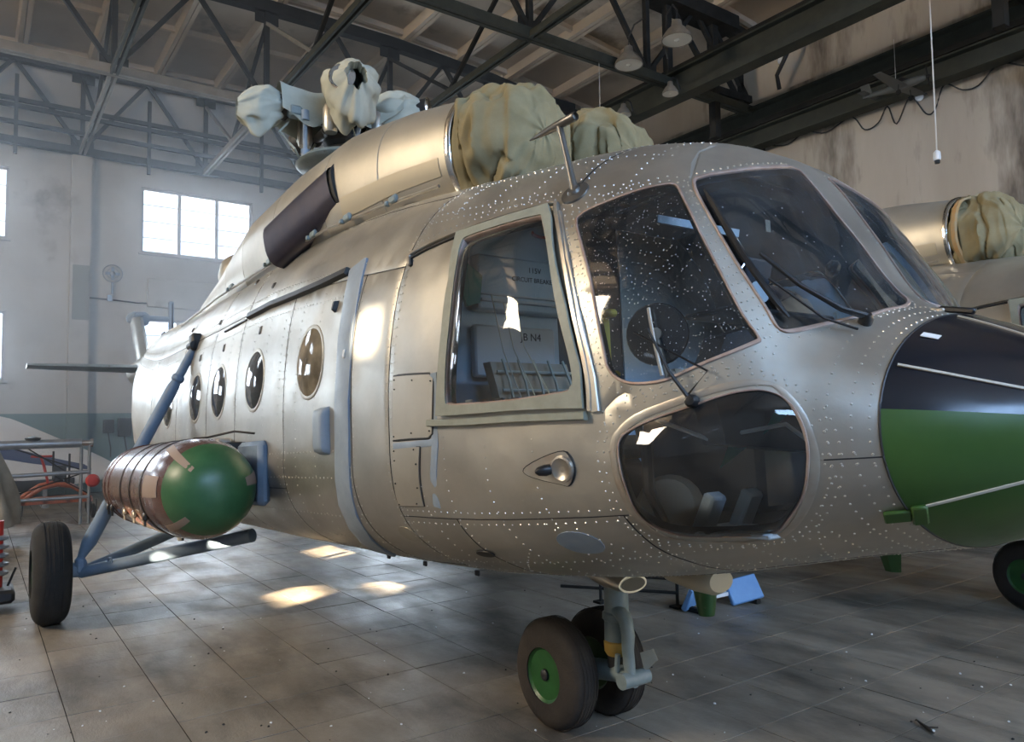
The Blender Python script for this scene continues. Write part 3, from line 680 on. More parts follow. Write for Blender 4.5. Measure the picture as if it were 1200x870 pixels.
for s in (-1, 1):
    MB().loft([[Vector((-12.2+dx*c, s*y, 3.30+dz*c)) for dx, dz in ((.0, 0), (-.12, .07), (-.4, .085), (-.8, .02), (-.85, 0), (-.8, -.02), (-.4, -.05), (-.12, -.05))] for y, c in ((.1, 1.0), (1.2, .85), (2.08, .62))]).build('stabiliser', M['gearpale'], HELI)
MB().box((-11.6, 0, 3.75), (.25, .03, .3), None, .01).tube((-10.8, 0, 3.55), (-10.8, 0, 4.3), .012, .006, 6).build('tail_antenna', M['dark'], HELI)
for x in (-12.6, -13.0): MB().path([S(-9.4, -.30), S(-9.4, -.30)+Vector((0, -.12, .02)), S(-9.6, -.30)+Vector((0, -.12, .03)), S(-9.6, -.30)], .012, 6).build('tie_down_ring', M['dark'], HELI) if x == -12.6 else None
# ------------------------------------------------------------------ landing gear (world positions turned into body positions)
def wheel(name, c, r, w, rim_r, parent, tyre_mat, hub_side):
    """tyre + hub, axle along y; c in body space"""
    c = Vector(c); t = MB()
    prof = []
    for k in range(21):
        a = pi*(-.5+k/20*1.0); ca, sa = cos(a), sin(a)
        prof.append((rim_r+(r-rim_r)*(abs(ca)**.55), w/2*(math.copysign(abs(sa)**.75, sa))))
    prof = [(rim_r*.98, -w*.40)]+prof+[(rim_r*.98, w*.40), (rim_r*.98, -w*.40)]
    # tread grooves near the crown
    t.lathe(prof, c, (0, 1, 0), 48, caps=False); o = t.build('tyre', tyre_mat, parent, sharp=50)
    for k in (-2, -1, 0, 1, 2):
        MB().path([c+Vector((r*.999*cos(2*pi*j/48), k*w*.11, r*.999*sin(2*pi*j/48))) for j in range(48)], .0028, 5, True).build('tread_rib', tyre_mat, parent)
    h = MB()
    for s in (-1, 1):
        y = s*w*.40
        h.lathe([(rim_r*1.04, y), (rim_r*1.0, y+s*.012), (rim_r*.86, y-s*.004), (rim_r*.80, y-s*.035), (rim_r*.40, y-s*.045), (rim_r*.36, y-s*.01), (rim_r*.22, y), (0, y)], c, (0, 1, 0), 36)
    hb = h.build('wheel_hub', M['green_hub'], parent, sharp=30)
    for s in (-1, 1): MB().lathe([(rim_r*.20, s*w*.40), (rim_r*.2, s*(w*.40+.012)), (rim_r*.10, s*(w*.40+.02)), (0, s*(w*.4+.02))], c, (0, 1, 0), 16).build('hub_cap', M['dark'], parent)
    for k in range(6):
        a = 2*pi*k/6+.3; p = c+Vector((cos(a)*rim_r*.3, hub_side*(w*.40-.03), sin(a)*rim_r*.3))
        MB().tube(p, p+Vector((0, hub_side*.018, 0)), .009, None, 6).build('bolt', M['dark'], parent)
NG = bpy.data.objects.new('nose_landing_gear', None); link(NG, HELI)
for y in (-.175, .175): wheel('nose_wheel', w2b((0, y, .288)), .292, .185, .145, NG, M['rubber_brown'], -1)
B = w2b
MB().lathe([(.065, 0), (.065, .10), (.075, .11), (.075, .14), (.065, .15), (.065, .30), (.07, .31), (.07, .36)][::-1] and [(.065, 0), (.065, .10), (.075, .11), (.075, .14), (.065, .15), (.065, .40)], B((.30, 0, .50)), (.06, 0, 1), 20).build('shock_strut', M['gearpale'], NG, sharp=25)
MB().lathe([(.05, 0), (.062, .02), (.066, .07), (.056, .08)], B((.295, 0, .42)), (.06, 0, 1), 18).build('strut_collar', M['ochre'], NG)
MB().lathe([(.045, -.05), (.045, .1)], B((.29, 0, .37)), (.06, 0, 1), 14).build('strut_piston', M['dark'], NG)
MB().path([B(p) for p in ((.33, -.03, .66), (.37, -.035, .655), (.41, -.035, .62), (.425, -.035, .55), (.42, -.035, .48), (.43, -.035, .40), (.435, -.035, .34))], [.03, .036, .038, .036, .032, .030, .028], 12).build('drag_link', M['gearpale'], NG)
MB().path([B(p) for p in ((.46, -.02, .33), (.38, -.02, .335), (.28, 0, .33), (.15, 0, .31), (0, 0, .288))], [.035, .042, .052, .055, .05], 14).build('trailing_arm', M['gearpale'], NG)
MB().tube(B((0, -.24, .288)), B((0, .24, .288)), .032).build('axle', M['dark'], NG)
for dy in (-.03, .03): MB().tube(B((.36, dy-.03, .36)), B((.37, dy-.03, .45)), .014, None, 8).build('link_bolt', M['gearpale'], NG)
MB().tube(B((.435, -.10, .335)), B((.435, .08, .335)), .04, None, 14).build('pivot', M['gearpale'], NG)
MB().loft([[B((.42, .05, .45)), B((.45, .05, .36)), B((.45, .06, .36)), B((.42, .06, .45))], [B((.44, .12, .46)), B((.47, .12, .41)), B((.47, .13, .41)), B((.44, .13, .46))]]).build('tow_plate', mat('tow_plate_tan', (.16, .155, .12), .5), NG, False)
# fairing where the leg enters, with an oval intake
MB().loft([[Vector((x, w*cos(2*pi*k/20), z+h*sin(2*pi*k/20))) for k in range(20)] for x, w, z, h in ((.10, .03, .86, .02), (.20, .12, .85, .06), (.32, .13, .83, .075), (.43, .11, .80, .055), (.47, .10, .79, .045))]).build('gear_fairing', M['frame_metal'], HELI)
MB().loft([[Vector((x, w*cos(2*pi*k/20), .789+h*sin(2*pi*k/20))) for k in range(20)] for x, w, h in ((.474, .085, .034), (.468, .07, .026))]).build('fairing_intake', M['black'], HELI)
MG = []
for s in (-1, 1):
    G = bpy.data.objects.new('main_landing_gear', None); link(G, HELI); MG.append(G)
    wheel('main_wheel', B((-4.26, s*2.25, .425)), .43, .285, .2, G, M['rubber'], s)
    top = Vector((-3.91, s*1.16, 2.57)); bot = B((-4.25, s*2.04, .50))
    d = (bot-top).normalized(); L = (bot-top).length
    MB().lathe([(.026, 0), (.038, .10), (.040, .3), (.056, .32), (.056, .35), (.042, .37), (.052, .42), (.054, L*.56), (.045, L*.58), (.045, L*.60)], top, d, 20).build('shock_strut', M['gearblue'], G, sharp=25)
    MB().lathe([(.042, L*.58), (.042, L*.72)], top, d, 16).build('strut_piston', M['chrome'], G)
    MB().lathe([(.060, L*.70), (.060, L*.92), (.03, L*.985), (.028, L)], top, d, 18).build('strut_lower_tube', M['gearblue'], G, sharp=25)
    MB().box(top+Vector((.02, s*.0, .03)), (.12, .10, .16), None, .02).tube(top+Vector((-.08, s*.03, 0)), top+Vector((.08, s*.03, 0)), .035).build('strut_bracket', M['dark'], G)
    for e, w_ in ((Vector((-4.9, s*.85, .92)), .05), (Vector((-2.9, s*.95, .90)), .055)):
        MB().tube(B((-4.25, s*2.02, .40)), e, .05, w_, 16).build('radius_arm', M['gearblue'], G)
    MB().tube(B((-4.26, s*2.13, .425)), B((-4.26, s*1.98, .425)), .06, .07, 16).box(B((-4.25, s*2.03, .46)), (.12, .08, .14), None, .02).build('axle', M['gearblue'], G)
    MB().path([B(q) for q in ((-4.0, s*1.85, .50), (-3.98, s*1.85, .54), (-3.95, s*1.83, .54), (-3.94, s*1.83, .50))], .007, 6).build('tie_ring', M['gearblue'], G)
# ------------------------------------------------------------------ external fuel tanks
for s in (-1, 1):
    T = bpy.data.objects.new('fuel_tank', None); link(T, HELI)
    XF, XB, Rk = -1.30, -4.0, .32; cy, cz = s*1.615, 1.34; Lc = .5
    def tr(x):
        k = 1
        if x > XF-Lc: k = max(0, 1-((x-(XF-Lc))/Lc)**2.6)**(1/2.2)
        if x < XB+.35: k = max(0, 1-((XB+.35-x)/.35)**2.6)**(1/2.2)
        return Rk*k
    def tprof(x0, x1, n): return [(tr(x0+(x1-x0)*i/n)+1e-7, x0+(x1-x0)*i/n) for i in range(n+1)]
    body = MB().lathe(tprof(XB, XF-.2, 40), (0, cy, cz), (1, 0, 0), 48).build('tank_shell', M['tank'], T, sharp=60); body['label'] = 'glossy brown tank shell'
    xs = [XF-.2+.2*(1-(1-i/14)**2) for i in range(15)]
    cap = MB().lathe([(tr(x)+.0008 if x < XF-1e-6 else 0, x) for x in xs], (0, cy, cz), (1, 0, 0), 48).build('tank_nose_cap', M['tankgreen'], T, sharp=60); cap['label'] = 'green front cap of the tank'
    for x in (-1.95, -2.35, -2.75, -3.35, -3.55):
        MB().lathe([(Rk+.001, x-.014), (Rk+.006, x-.010), (Rk+.006, x+.010), (Rk+.001, x+.014)], (0, cy, cz), (1, 0, 0), 48).build('tank_strap', M['strap'] if x > -3 else M['tank'], T)
        q = Vector((x, cy+s*(Rk+.012)*cos(radians(-30)), cz+(Rk+.012)*sin(radians(-30))))
        MB().box(q, (.05, .03, .05), None, .008).tube(q-Vector((0, 0, .06)), q+Vector((0, 0, .06)), .008, None, 6).build('strap_buckle', M['strap'], T)
    def tpatch(x0, x1, a0, a1, name='tape_patch', m=M['tanktape'], skew=0):
        mb = MB(); mb.grid(lambda u, v: (lambda x, a: Vector((x, cy+s*(tr(x)+.003)*cos(a), cz+(tr(x)+.003)*sin(a))))(x0+(x1-x0)*u, radians(a0+(a1-a0)*v+skew*u)), 8, 6); return mb.build(name, m, T, solid=.002)
    tpatch(-1.78, -1.36, 52, 62, skew=-14); tpatch(-1.85, -1.55, -6, 18); tpatch(-1.55, -1.36, 160, 176); tpatch(-1.62, -1.40, -52, -42)
    MB().tube((-2.3, cy, cz-Rk-.05), (-2.3, cy, cz-Rk+.02), .02, None, 8).box((-2.33, cy, cz-Rk-.04), (.08, .025, .02)).build('drain_valve', M['dark'], T)
    MB().box((-1.78, s*1.27, cz+.08), (.5, .08, .42), None, .03).build('tank_fairing', M['gearblue'], T)
    for x in (-2.1, -3.2): MB().box((x, s*1.33, cz+.27), (.16, .22, .05), None, .01).build('tank_bracket', M['dark'], T)
    MB().path([(-1.65, s*1.3, cz+.34), (-1.75, s*1.4, cz+.36), (-1.95, s*1.52, cz+.33), (-2.0, s*1.6, cz+.325)], .008, 6).build('fuel_line', M['black'], T)
    MB().box((-2.45, s*1.32, cz+.30), (.3, .1, .06), None, .01).build('tank_step', M['frame_metal'], T)
# ------------------------------------------------------------------ antennas, mast, wipers, small outside fittings
mb0 = S(1.184, -.2568); mn = SN(1.184, -.2568)
mast = bpy.data.objects.new('probe_mast', None); link(mast, HELI)
MB().lathe([(.062, -.004), (.060, .006), (.03, .012), (.022, .022), (0, .022)], mb0, mn, 24).build('mast_base', M['mast'], mast)
MT = Vector((1.10, -.87, 2.83))
MB().path([mb0, mb0+(MT-mb0)*.15, mb0+(MT-mb0)*.6, MT], [.022, .016, .013, .015], 12).build('mast_post', M['mast'], mast)
MB().lathe([(.004, -.20), (.014, -.10), (.018, -.02), (.019, .10), (.016, .105), (.014, .09), (0, .09)], MT, (.97, .0, -.03), 14).build('probe_tube', M['mast'], mast)
def wiper(base_uv, pts, arm_r, parent_name):
    Wp = bpy.data.objects.new(parent_name, None); link(Wp, HELI); b = S(*base_uv); n = SN(*base_uv)
    MB().lathe([(.022, 0), (.022, .02), (.014, .035), (0, .036)], b, n, 12).build('pivot', M['black'], Wp); return Wp, b, n
Wp, b, n = wiper((2.105, -.215), None, .01, 'windscreen_wiper')
mid = S(1.86, -.248, .035)
MB().path([b+n*.025, S(2.05, -.235, .05), S(1.95, -.245, .05), mid], [.012, .010, .008, .007], 8).build('arm', M['black'], Wp)
MB().path([S(2.11, -.25, .015), S(2.03, -.262, .035), S(1.90, -.267, .03)], .0045, 6).build('link_rod', M['black'], Wp)
bl = [S(1.68+.29*k/8, -.2305-.060*k/8, .018) for k in range(9)]
MB().path(bl, [.005]+[.012]*7+[.005], 6).build('blade', M['black'], Wp)
Wp, b, n = wiper((1.77, -.455), None, .01, 'side_wiper')
MB().path([b+n*.02, S(1.715, -.43, .045), S(1.65, -.395, .05)], [.007, .006, .004], 8).build('arm', M['dark'], Wp)
MB().path([S(1.76, -.45, .02), S(1.82, -.418, .03), S(1.60, -.40, .035)], .004, 6).build('link_rod', M['black'], Wp)
MB().path([S(1.635+.01*k, -.375-.012*k, .02) for k in range(6)], .006, 6).build('blade', M['frame_metal'], Wp)
disc_q = bump_box('pale_skin_patch', 2.05, -.385, .03, .10, .002, M['tape'], HELI, 8)  # thin pale patch raised on the nose skin
MB().loft([[Vector((x, w*cos(2*pi*k/20), z+h*sin(2*pi*k/20))) for k in range(20)] for x, w, z, h in ((.66, .02, .90, .02), (.78, .10, .89, .05), (.94, .11, .875, .065), (1.02, .10, .87, .065), (1.05, .08, .87, .05))]).build('belly_pod', mat('pod_cream', (.47, .43, .33), .5), HELI)
MB().lathe([(.055, .0), (.04, -.10), (.036, -.115), (0, -.116)], (.95, 0, .82), (0, 0, 1), 16).build('belly_antenna', M['green_hub'], HELI)
MB().loft([[Vector((1.85+dx*.08, w, 1.09)) for dx, w in ((.6, .0), (.0, .02), (-.6, 0), (0, -.02))], [Vector((1.86+dx*.05, w, 1.00)) for dx, w in ((.6, .0), (.0, .014), (-.6, 0), (0, -.014))]]).build('blade_antenna', M['green_hub'], HELI, False)
for x in (-.62, -.05, -1.1): MB().box((x, -.62, params(x)[3]+.012), (.04, .012, .03), None, .004).build('drain_lug', M['dark'], HELI)
# ------------------------------------------------------------------ cockpit interior
def section_plate(x, inset, y0, y1, z0, z1, name, m, th=.02):
    w, zm, zt, zb, nt, nb = params(x); pts = []
    for k in range(72):
        a = 2*pi*k/72; p = S(x, a/pi if a <= pi else a/pi-2); c = Vector((x, 0, zm)); p = c+(p-c)*(1-inset); p.y = max(y0, min(y1, p.y)); p.z = max(z0, min(z1, p.z)); pts.append(p)
    MB().loft([pts, [p-Vector((th, 0, 0)) for p in pts]]).build(name, m, HELI, False)
section_plate(.25, .045, -2, -.24, 0, 9, 'bulkhead', M['panelblue']); section_plate(.25, .045, .24, 2, 0, 9, 'bulkhead', M['panelblue'])
section_plate(.24, .045, -.26, .26, 0, 9, 'bulkhead_door', M['seatdark'])
MB().loft([[Vector((x, y*w, 1.15+z)) for y, z in ((-1, 0), (1, 0), (1, .03), (-1, .03))] for x, w in ((.27, .95), (.8, .88), (1.3, .72), (1.7, .5), (1.95, .3))]).build('cockpit_floor', M['lining'], HELI, False)
MB().box((.285, -.56, 2.0), (.05, .50, .26), None, .01).build('junction_box', M['panelgrey'], HELI)
MB().box((.30, -.50, 2.34), (.08, .60, .28), None, .01).build('breaker_panel', M['panelblue'], HELI)
MB().box((.355, -.50, 2.245), (.03, .60, .012)).box((.355, -.50, 2.275), (.02, .60, .008)).build('breaker_ledge', M['panelgrey'], HELI)
def text(s, loc, size, parent, rot):
    c = bpy.data.curves.new('lettering', 'FONT'); c.body = s; c.size = size; c.align_x = 'CENTER'; c.extrude = .0006
    t = bpy.data.objects.new('lettering_curve', c); COL.objects.link(t); dg = bpy.context.evaluated_depsgraph_get(); me = bpy.data.meshes.new_from_object(t.evaluated_get(dg)); bpy.data.objects.remove(t)
    me.materials.clear(); me.materials.append(M['ink']); o = bpy.data.objects.new('lettering', me); link(o, parent); o.location = loc; o.rotation_euler = rot; return o
TR = (pi/2, 0, pi/2)
text('JB N4', (.312, -.47, 2.06), .055, HELI, TR); text('115V', (.342, -.45, 2.41), .040, HELI, TR); text('CIRCUIT BREAKERS', (.342, -.45, 2.36), .034, HELI, TR)
MB().box((.325, -.36, 1.90), (.03, .075, .05), None, .005).tube((.31, -.27, 1.90), (.34, -.27, 1.90), .038, None, 18).build('switches', M['black'], HELI)
for s in (-1, 1):
    Q = bpy.data.objects.new('pilot_seat', None); link(Q, HELI)
    cy = s*.62
    MB().box((.86, cy, 1.50), (.46, .44, .10), None, .04).build('seat_cushion', M['leather'], Q)
    MB().loft([[Vector((.58+.10*f, cy+.23*a, 1.52+.40*b)) for a, b in ((-1, f0), (1, f0))]+[Vector((.52+.10*f, cy+.23*a, 1.52+.40*b)) for a, b in ((1, f0), (-1, f0))] for f, f0 in ((.3, 0), (.1, .35), (-.4, .7), (-.9, 1.0))]).build('backrest', M['seat'], Q)
    for k in range(5):
        y = cy-.18+.09*k; MB().path([(.625, y, 1.56), (.61, y, 1.70), (.575, y, 1.82), (.52, y, 1.93)], .007, 5).build('net_strap', M['canvas_pale'], Q)
    for k in range(4):
        z = 1.60+.09*k; x = .635-.13*((z-1.52)/.4)**1.8; MB().path([(x, cy-.22, z), (x+.004, cy, z), (x, cy+.22, z)], .007, 5).build('net_strap', M['canvas_pale'], Q)
    MB().box((.85, cy, 1.30), (.42, .34, .30), None, .02).build('seat_box', M['seatdark'], Q)
    MB().box((.56, cy+s*.25, 1.62), (.32, .03, .03), None, .008).build('armrest', M['panelgrey'], Q)
    MB().path([(1.22, cy, 1.16), (1.25, cy, 1.4), (1.18, cy, 1.66), (1.16, cy, 1.74)], [.018, .018, .016, .024], 8).build('control_stick', M['black'], HELI)
    for dy in (-.1, .1): MB().box((1.62, cy+dy, 1.26), (.05, .08, .16), Matrix.Rotation(.5, 3, 'Y'), .01).build('pedal', M['panelgrey'], HELI)
    # instrument panel half with dials
    Ip = MB().loft([[Vector((1.60+dx, s*y, z)) for y, z in ((.12, 1.45), (.70, 1.50), (.76, 1.72), (.66, 1.88), (.42, 1.94), (.16, 1.90))] for dx in (0, .10)]).build('instrument_panel', M['dark'], HELI, False)
    for i in range(3):
        for j in range(2):
            p = Vector((1.60, s*(.24+.17*i), 1.60+.17*j)); MB().lathe([(.062, 0), (.062, .012), (.052, .014), (0, .008)], p, (-1, 0, 0), 18).build('dial', M['black'], Ip)
    MB().box((1.69, s*.44, 1.955), (.22, .60, .02), None, .008).build('glare_shield', M['black'], Ip)
    # cockpit fan
    fp = Vector((1.545, s*.84, 1.895)); fd = Vector((.5, s*.8, -.05)).normalized()
    F_ = MB().lathe([(.0, -.03), (.095, -.022), (.112, 0), (.108, .012), (0, .02)], fp, fd, 28).build('cockpit_fan', M['black'], HELI)
    MB().path([fp+fd*.02, fp+Vector((.03, s*.01, -.08)), fp+Vector((.05, 0, -.25))], .008, 6).tube(fp+fd*.015, fp+fd*.035, .022, None, 10).build('fan_stem', M['frame_metal'], F_)
    MB().box((1.23, s*.80, 1.90), (.03, .05, .28), None, .012).box((1.26, s*.80, 2.02), (.06, .05, .03), None, .01).box((1.26, s*.80, 1.78), (.06, .05, .03), None, .01).build('yellow_handle', M['yellow'], HELI)
    MB().lathe([(.0, -.04), (.04, -.02), (.045, .01), (.03, .03), (0, .035)], (1.24, s*.80, 2.37), (.5, s*.6, -.3), 18).build('lamp_head', M['black'], HELI)
    # toothed sill rail inside the sliding window
    tm = MB(); tm.beam(S(.70, s*.466, -.05), S(1.34, s*.460, -.05), .012, .03)
    for k in range(7):
        x = .74+.09*k; tm.beam(S(x, s*.4655, -.05)+Vector((0, 0, .025)), S(x+.045, s*.4648, -.05)+Vector((0, 0, .025)), .012, .03)
    tm.build('toothed_rail', M['panelgrey'], HELI, False)
    for k in range(3):
        MB().path([(.45+.1*k, s*.80, 2.25-.06*k), (.62+.08*k, s*.86, 1.95), (.80+.1*k, s*.9, 1.72), (1.15, s*.95, 1.60-.02*k)], .003, 5).build('cockpit_wire', M['canvas_pale'], HELI)
MB().loft([[Vector((.44, -.93+.09*a, 2.28+.12*b)) for a, b in ((0, 1), (1, .5), (.8, -.6), (0, -.8), (-.4, 0))], [Vector((.42, -.93+.09*a, 2.28+.12*b)) for a, b in ((0, 1), (1, .5), (.8, -.6), (0, -.8), (-.4, 0))]]).build('curtain', M['teal_cloth'], HELI)
MB().path([(.6+.06*cos(2*pi*k/20), -.55+.09*sin(2*pi*k/20), 2.54) for k in range(15)], .008, 6).build('red_cord', M['red'], HELI)
for s in (-1, 1):
    MB().lathe([(0, -.05), (.10, -.05), (.13, 0), (.10, .05), (0, .06)], (1.42, s*.70, 1.27), (.5, s*.8, .3), 20).build('round_cushion', M['leather'], HELI)
    MB().loft([[Vector((1.5, s*.35, 1.62)), Vector((1.78, s*.45, 1.60)), Vector((1.55, s*.55, 1.42))], [Vector((1.5, s*.36, 1.61)), Vector((1.78, s*.46, 1.59)), Vector((1.55, s*.56, 1.41))]]).build('green_cloth', M['teal_cloth'], HELI, False)
    MB().path([(1.45, s*.78, 1.60), (1.62, s*.70, 1.52), (1.80, s*.5, 1.56), (1.95, s*.4, 1.40)], .009, 6).build('cockpit_hose', M['panelgrey'], HELI)
    MB().box((1.70, s*.62, 1.20), (.34, .22, .02), None, .006).build('foot_plate', M['panelgrey'], HELI)
    MB().path([(1.50, s*.80, 1.20), (1.47, s*.85, 1.35), (1.50, s*.88, 1.52)], .022, 8).build('cockpit_duct', M['dark'], HELI)
MB().box((1.05, 0, 1.45), (.7, .24, .5), None, .03).build('centre_console', M['dark'], HELI)
MB().box((1.05, 0, 2.62), (.75, .5, .08), None, .03).build('overhead_console', M['dark'], HELI)
# bar, mirror and tag behind the front windscreen
MB().beam((1.45, -.70, 2.36), (1.60, -.42, 2.30), .014, .03).build('sun_visor_rail', M['panelgrey'], HELI)
MB().box((1.55, -.25, 2.18), (.02, .16, .10), Matrix.Rotation(.3, 3, 'Y'), .008).build('visor', M['seatdark'], HELI)
MB().lathe([(0, -.008), (.04, -.006), (.045, .004), (0, .01)], (1.6, -.32, 2.08), (1, -.2, .2), 18).build('mirror', M['panelgrey'], HELI)
MB().path([(1.58, -.42, 2.30), (1.60, -.40, 2.24), (1.62, -.42, 2.18), (1.60, -.47, 2.12)], .006, 6).build('flex_stalk', M['chrome'], HELI)
MB().box((1.55, -.16, 2.38), (.004, .03, .05), None).build('paper_tag', M['seat'], HELI)
# ------------------------------------------------------------------ second helicopter, parked beyond: same parts, no cockpit details
SKIP = ('panel_gap', 'rivets', 'pilot_seat', 'lettering', 'control_stick', 'pedal', 'cockpit_wire', 'dial', 'windscreen_wiper', 'side_wiper', 'screws', 'blade_grip', 'rotor_mast', 'swashplate', 'switches', 'curtain', 'red_cord', 'toothed_rail', 'visor', 'mirror', 'flex_stalk', 'paper_tag', 'cockpit_fan')
HELI2 = copy_tree(HELI, None, SKIP)
HELI['group'] = HELI2['group'] = 'parked helicopters'
HELI2['label'] = 'second bare-metal helicopter, mostly hidden behind the nose of the nearer one'
H2 = (.58, 4.66, 0); H2R = radians(-9)
HELI2.location = H2; HELI2.rotation_mode = 'XYZ'; HELI2.rotation_euler = (0, -TH, H2R)
# ------------------------------------------------------------------ canvas covers
bpy.context.view_layer.update()
def intake_cover(cy, seed, label, root):
    rings = []; rr = random.Random(seed); ph = rr.uniform(0, 6)
    prof = [(-.085, .355), (-.06, .372), (-.01, .37), (.06, .36), (.14, .34), (.22, .305), (.28, .25), (.315, .17), (.33, .08), (.332, .01)]
    prof = [(np.interp(i, range(0, 40, 4), [p[0] for p in prof]), np.interp(i, range(0, 40, 4), [p[1] for p in prof])) for i in np.linspace(0, 36, 64)]
    for x, r in prof:
        ring_ = []
        for k in range(160):
            a = 2*pi*k/160; f = noise.noise(Vector((cos(a)*2.2+seed, sin(a)*2.2, x*1.4)))
            g = abs(noise.noise(Vector((cos(a)*4.5+seed, sin(a)*4.5+3, x*2.0+1))))
            fy = cy+r*sin(a); fz = r*cos(a)
            w1 = noise.noise(Vector((x*6.5+seed, fy*6.5, fz*.9))); w2 = noise.noise(Vector((x*15+seed, fy*15, fz*2.2+5)))
            ridge = (1-min(1, abs(noise.noise(Vector((x*6+seed*2, fy*6+7, fz*.8))))*5))-1.2*(1-min(1, abs(noise.noise(Vector((x*7+seed*3, fy*7+17, fz*.9+x))))*9))
            fold = .045*w1+.012*w2+.028*ridge+.02*f-.01
            sag = 0
            q = r+fold; p = Vector((x+.02*f, cy+q*sin(a)*.97, 3.205+q*cos(a)+sag))
            if p.z < 2.9: p.z = 2.9+(p.z-2.9)*.1
            ring_.append(p)
        rings.append(ring_)
    o = MB().loft(rings).build('engine_intake_cover', M['canvas'], None, sharp=70)
    o.matrix_world = root.matrix_world.copy(); tag(o, label, 'cover', 'tan canvas engine intake covers'); return o
c1 = intake_cover(-.33, 3, 'tan canvas cover over the starboard engine intake of the nearest helicopter', HELI)
c2 = intake_cover(.36, 8, 'tan canvas cover on the far engine intake, behind the roof probe', HELI)
c3 = intake_cover(-.33, 15, 'orange-edged tan canvas cover on the second helicopter behind the windscreen', HELI2)
c4 = intake_cover(.36, 21, 'tan canvas cover at the right picture edge, on the second helicopter', HELI2)
MB().loft([[Vector((x, -.33+(r+.012)*sin(2*pi*k/64), 3.205+(r+.012)*cos(2*pi*k/64)+.02*sin(5*2*pi*k/64))) for k in range(64)] for x, r in ((-.045, .36), (-.035, .378), (.0, .378), (.01, .36))], caps=False).build('orange_hem', mat('orange_hem', (.42, .23, .08), .9, 0, (.34, .29, .18), 6), c3)
def hub_cover(arm_deg, r0, r1, rad, seed, label, droop=.0, hole=False, drape=None):
    a = radians(arm_deg); d = Vector((cos(a), sin(a), 0)); sv = Vector((-sin(a), cos(a), 0)); up = Vector((0, 0, 1)); rings = []
    for i in range(41):
        f = i/40; rr_ = rad*(.72+.5*sin(pi*min(1, f*1.15))**.8)*(1 if f < .88 else 1-(f-.88)*3.2); c = HUB+d*(r0+(r1-r0)*f)-up*droop*f*f
        ring_ = []
        for k in range(80):
            b = 2*pi*k/80; n1 = noise.noise(Vector((cos(b)*1.6+seed, sin(b)*1.6, f*3)))
            n2 = noise.noise(Vector((cos(b)*5+seed, sin(b)*5, f*4+2))); q = rr_*(1+.20*n1+.10*n2+.05*sin(7*b+seed+6*f)); lo = 1.0+max(0, -sin(b)-.1)*(.9+.7*n1)*(.3+f*.7)
            ring_.append(c+sv*q*cos(b)+up*q*sin(b)*lo)
        rings.append(ring_)
    if hole: rings.append([HUB+d*(r1-.05)+(p-(HUB+d*r1))*.8-d*.04 for p in rings[-1]]); 
    o = MB().loft(rings, caps=not hole).build('rotor_grip_cover', M['canvas_pale'], None, sharp=70)
    o.matrix_world = HELI.matrix_world.copy(); tag(o, label, 'cover', 'pale cloth covers on the rotor head'); return o
hub_cover(-96, .58, .98, .135, 2, 'pale cloth sock hanging on the leftmost rotor grip', .06, True)
hub_cover(-17, .30, .92, .20, 5, 'pale cloth cover with an open round end, highest on the rotor head', .0, True)
hub_cover(48, .25, .80, .15, 9, 'pale cloth sleeve on the rotor grip nearest the engine cowling')
def drape(p0, p1, w, seed, label):
    p0, p1 = Vector(p0), Vector(p1); d = (p1-p0); 
    def fn(u, v):
        p = p0+d*u; b = (v-.5)*2.3; n1 = noise.noise(Vector((u*3+seed, v*3, 1)))
        ll = w*(1+.5*(sin(u*pi*1.5)+n1)*(abs(b) > .6)); side = Vector((d.y, -d.x, 0)).normalized()
        return p+side*sin(b*1.2)*.18+Vector((0, 0, .17*cos(b*1.2)-max(0, abs(b)-.55)*ll+.02*n1-.05*sin(u*pi)))
    o = MB(); o.grid(fn, 24, 20); o = o.build('rotor_drape', M['canvas_pale'], None, sharp=70, solid=.004)
    o.matrix_world = HELI.matrix_world.copy(); tag(o, label, 'cover', 'pale cloth covers on the rotor head'); return o
ar = radians(-96); drape(HUB+Vector((cos(ar), sin(ar), .0))*.62+Vector((0, 0, .05)), HUB+Vector((cos(ar), sin(ar), 0))*.02+Vector((0, 0, .06)), .28, 4, 'pale cloth drape between the leftmost sock and the mast of the rotor')
ar = radians(48); drape(HUB+Vector((cos(ar), sin(ar), .0))*.12, HUB+Vector((cos(ar), sin(ar), 0))*.62+Vector((0, 0, -.02)), .2, 12, 'pale cloth drape above the engine cowling, right of the rotor mast')
# ------------------------------------------------------------------ hangar shell
M['floor'] = None
def world_mat(m):            # take texture space from world position instead of object space
    nt = m.node_tree
    for n in list(nt.nodes):
        if n.type == 'TEX_COORD':
            g = nt.nodes.new('ShaderNodeNewGeometry')
            for l in list(n.outputs['Object'].links): nt.links.new(g.outputs['Position'], l.to_socket)
    return m
M['tile'] = world_mat(mat('floor_tile', (.185, .16, .125), .42, 0, (.335, .29, .23), 1.1, 10, .2, 30, (1, 1.9, 1), .14, .07, c3=(.075, .066, .054), c3scale=.5, c3pos=(.45, .63)))
M['dirt'] = mat('joint_dirt', (.03, .027, .022), .95, spec=.1)
M['plaster'] = world_mat(mat('wall_plaster', (.40, .375, .33), .9, 0, (.50, .475, .43), .7, 8, .15, 8, None, 0, 0, c3=(.24, .21, .18), c3scale=.5, c3pos=(.58, .72)))
M['teal'] = world_mat(mat('teal_wall_paint', (.115, .175, .17), .7, 0, (.15, .215, .205), .8, 8))
M['stained'] = world_mat(mat('stained_plaster', (.38, .325, .255), .9, 0, (.48, .42, .34), .8, 8, .3, 6, (1, 1, .22), 0, 0, c3=(.10, .078, .06), c3scale=.75, c3pos=(.50, .64)))
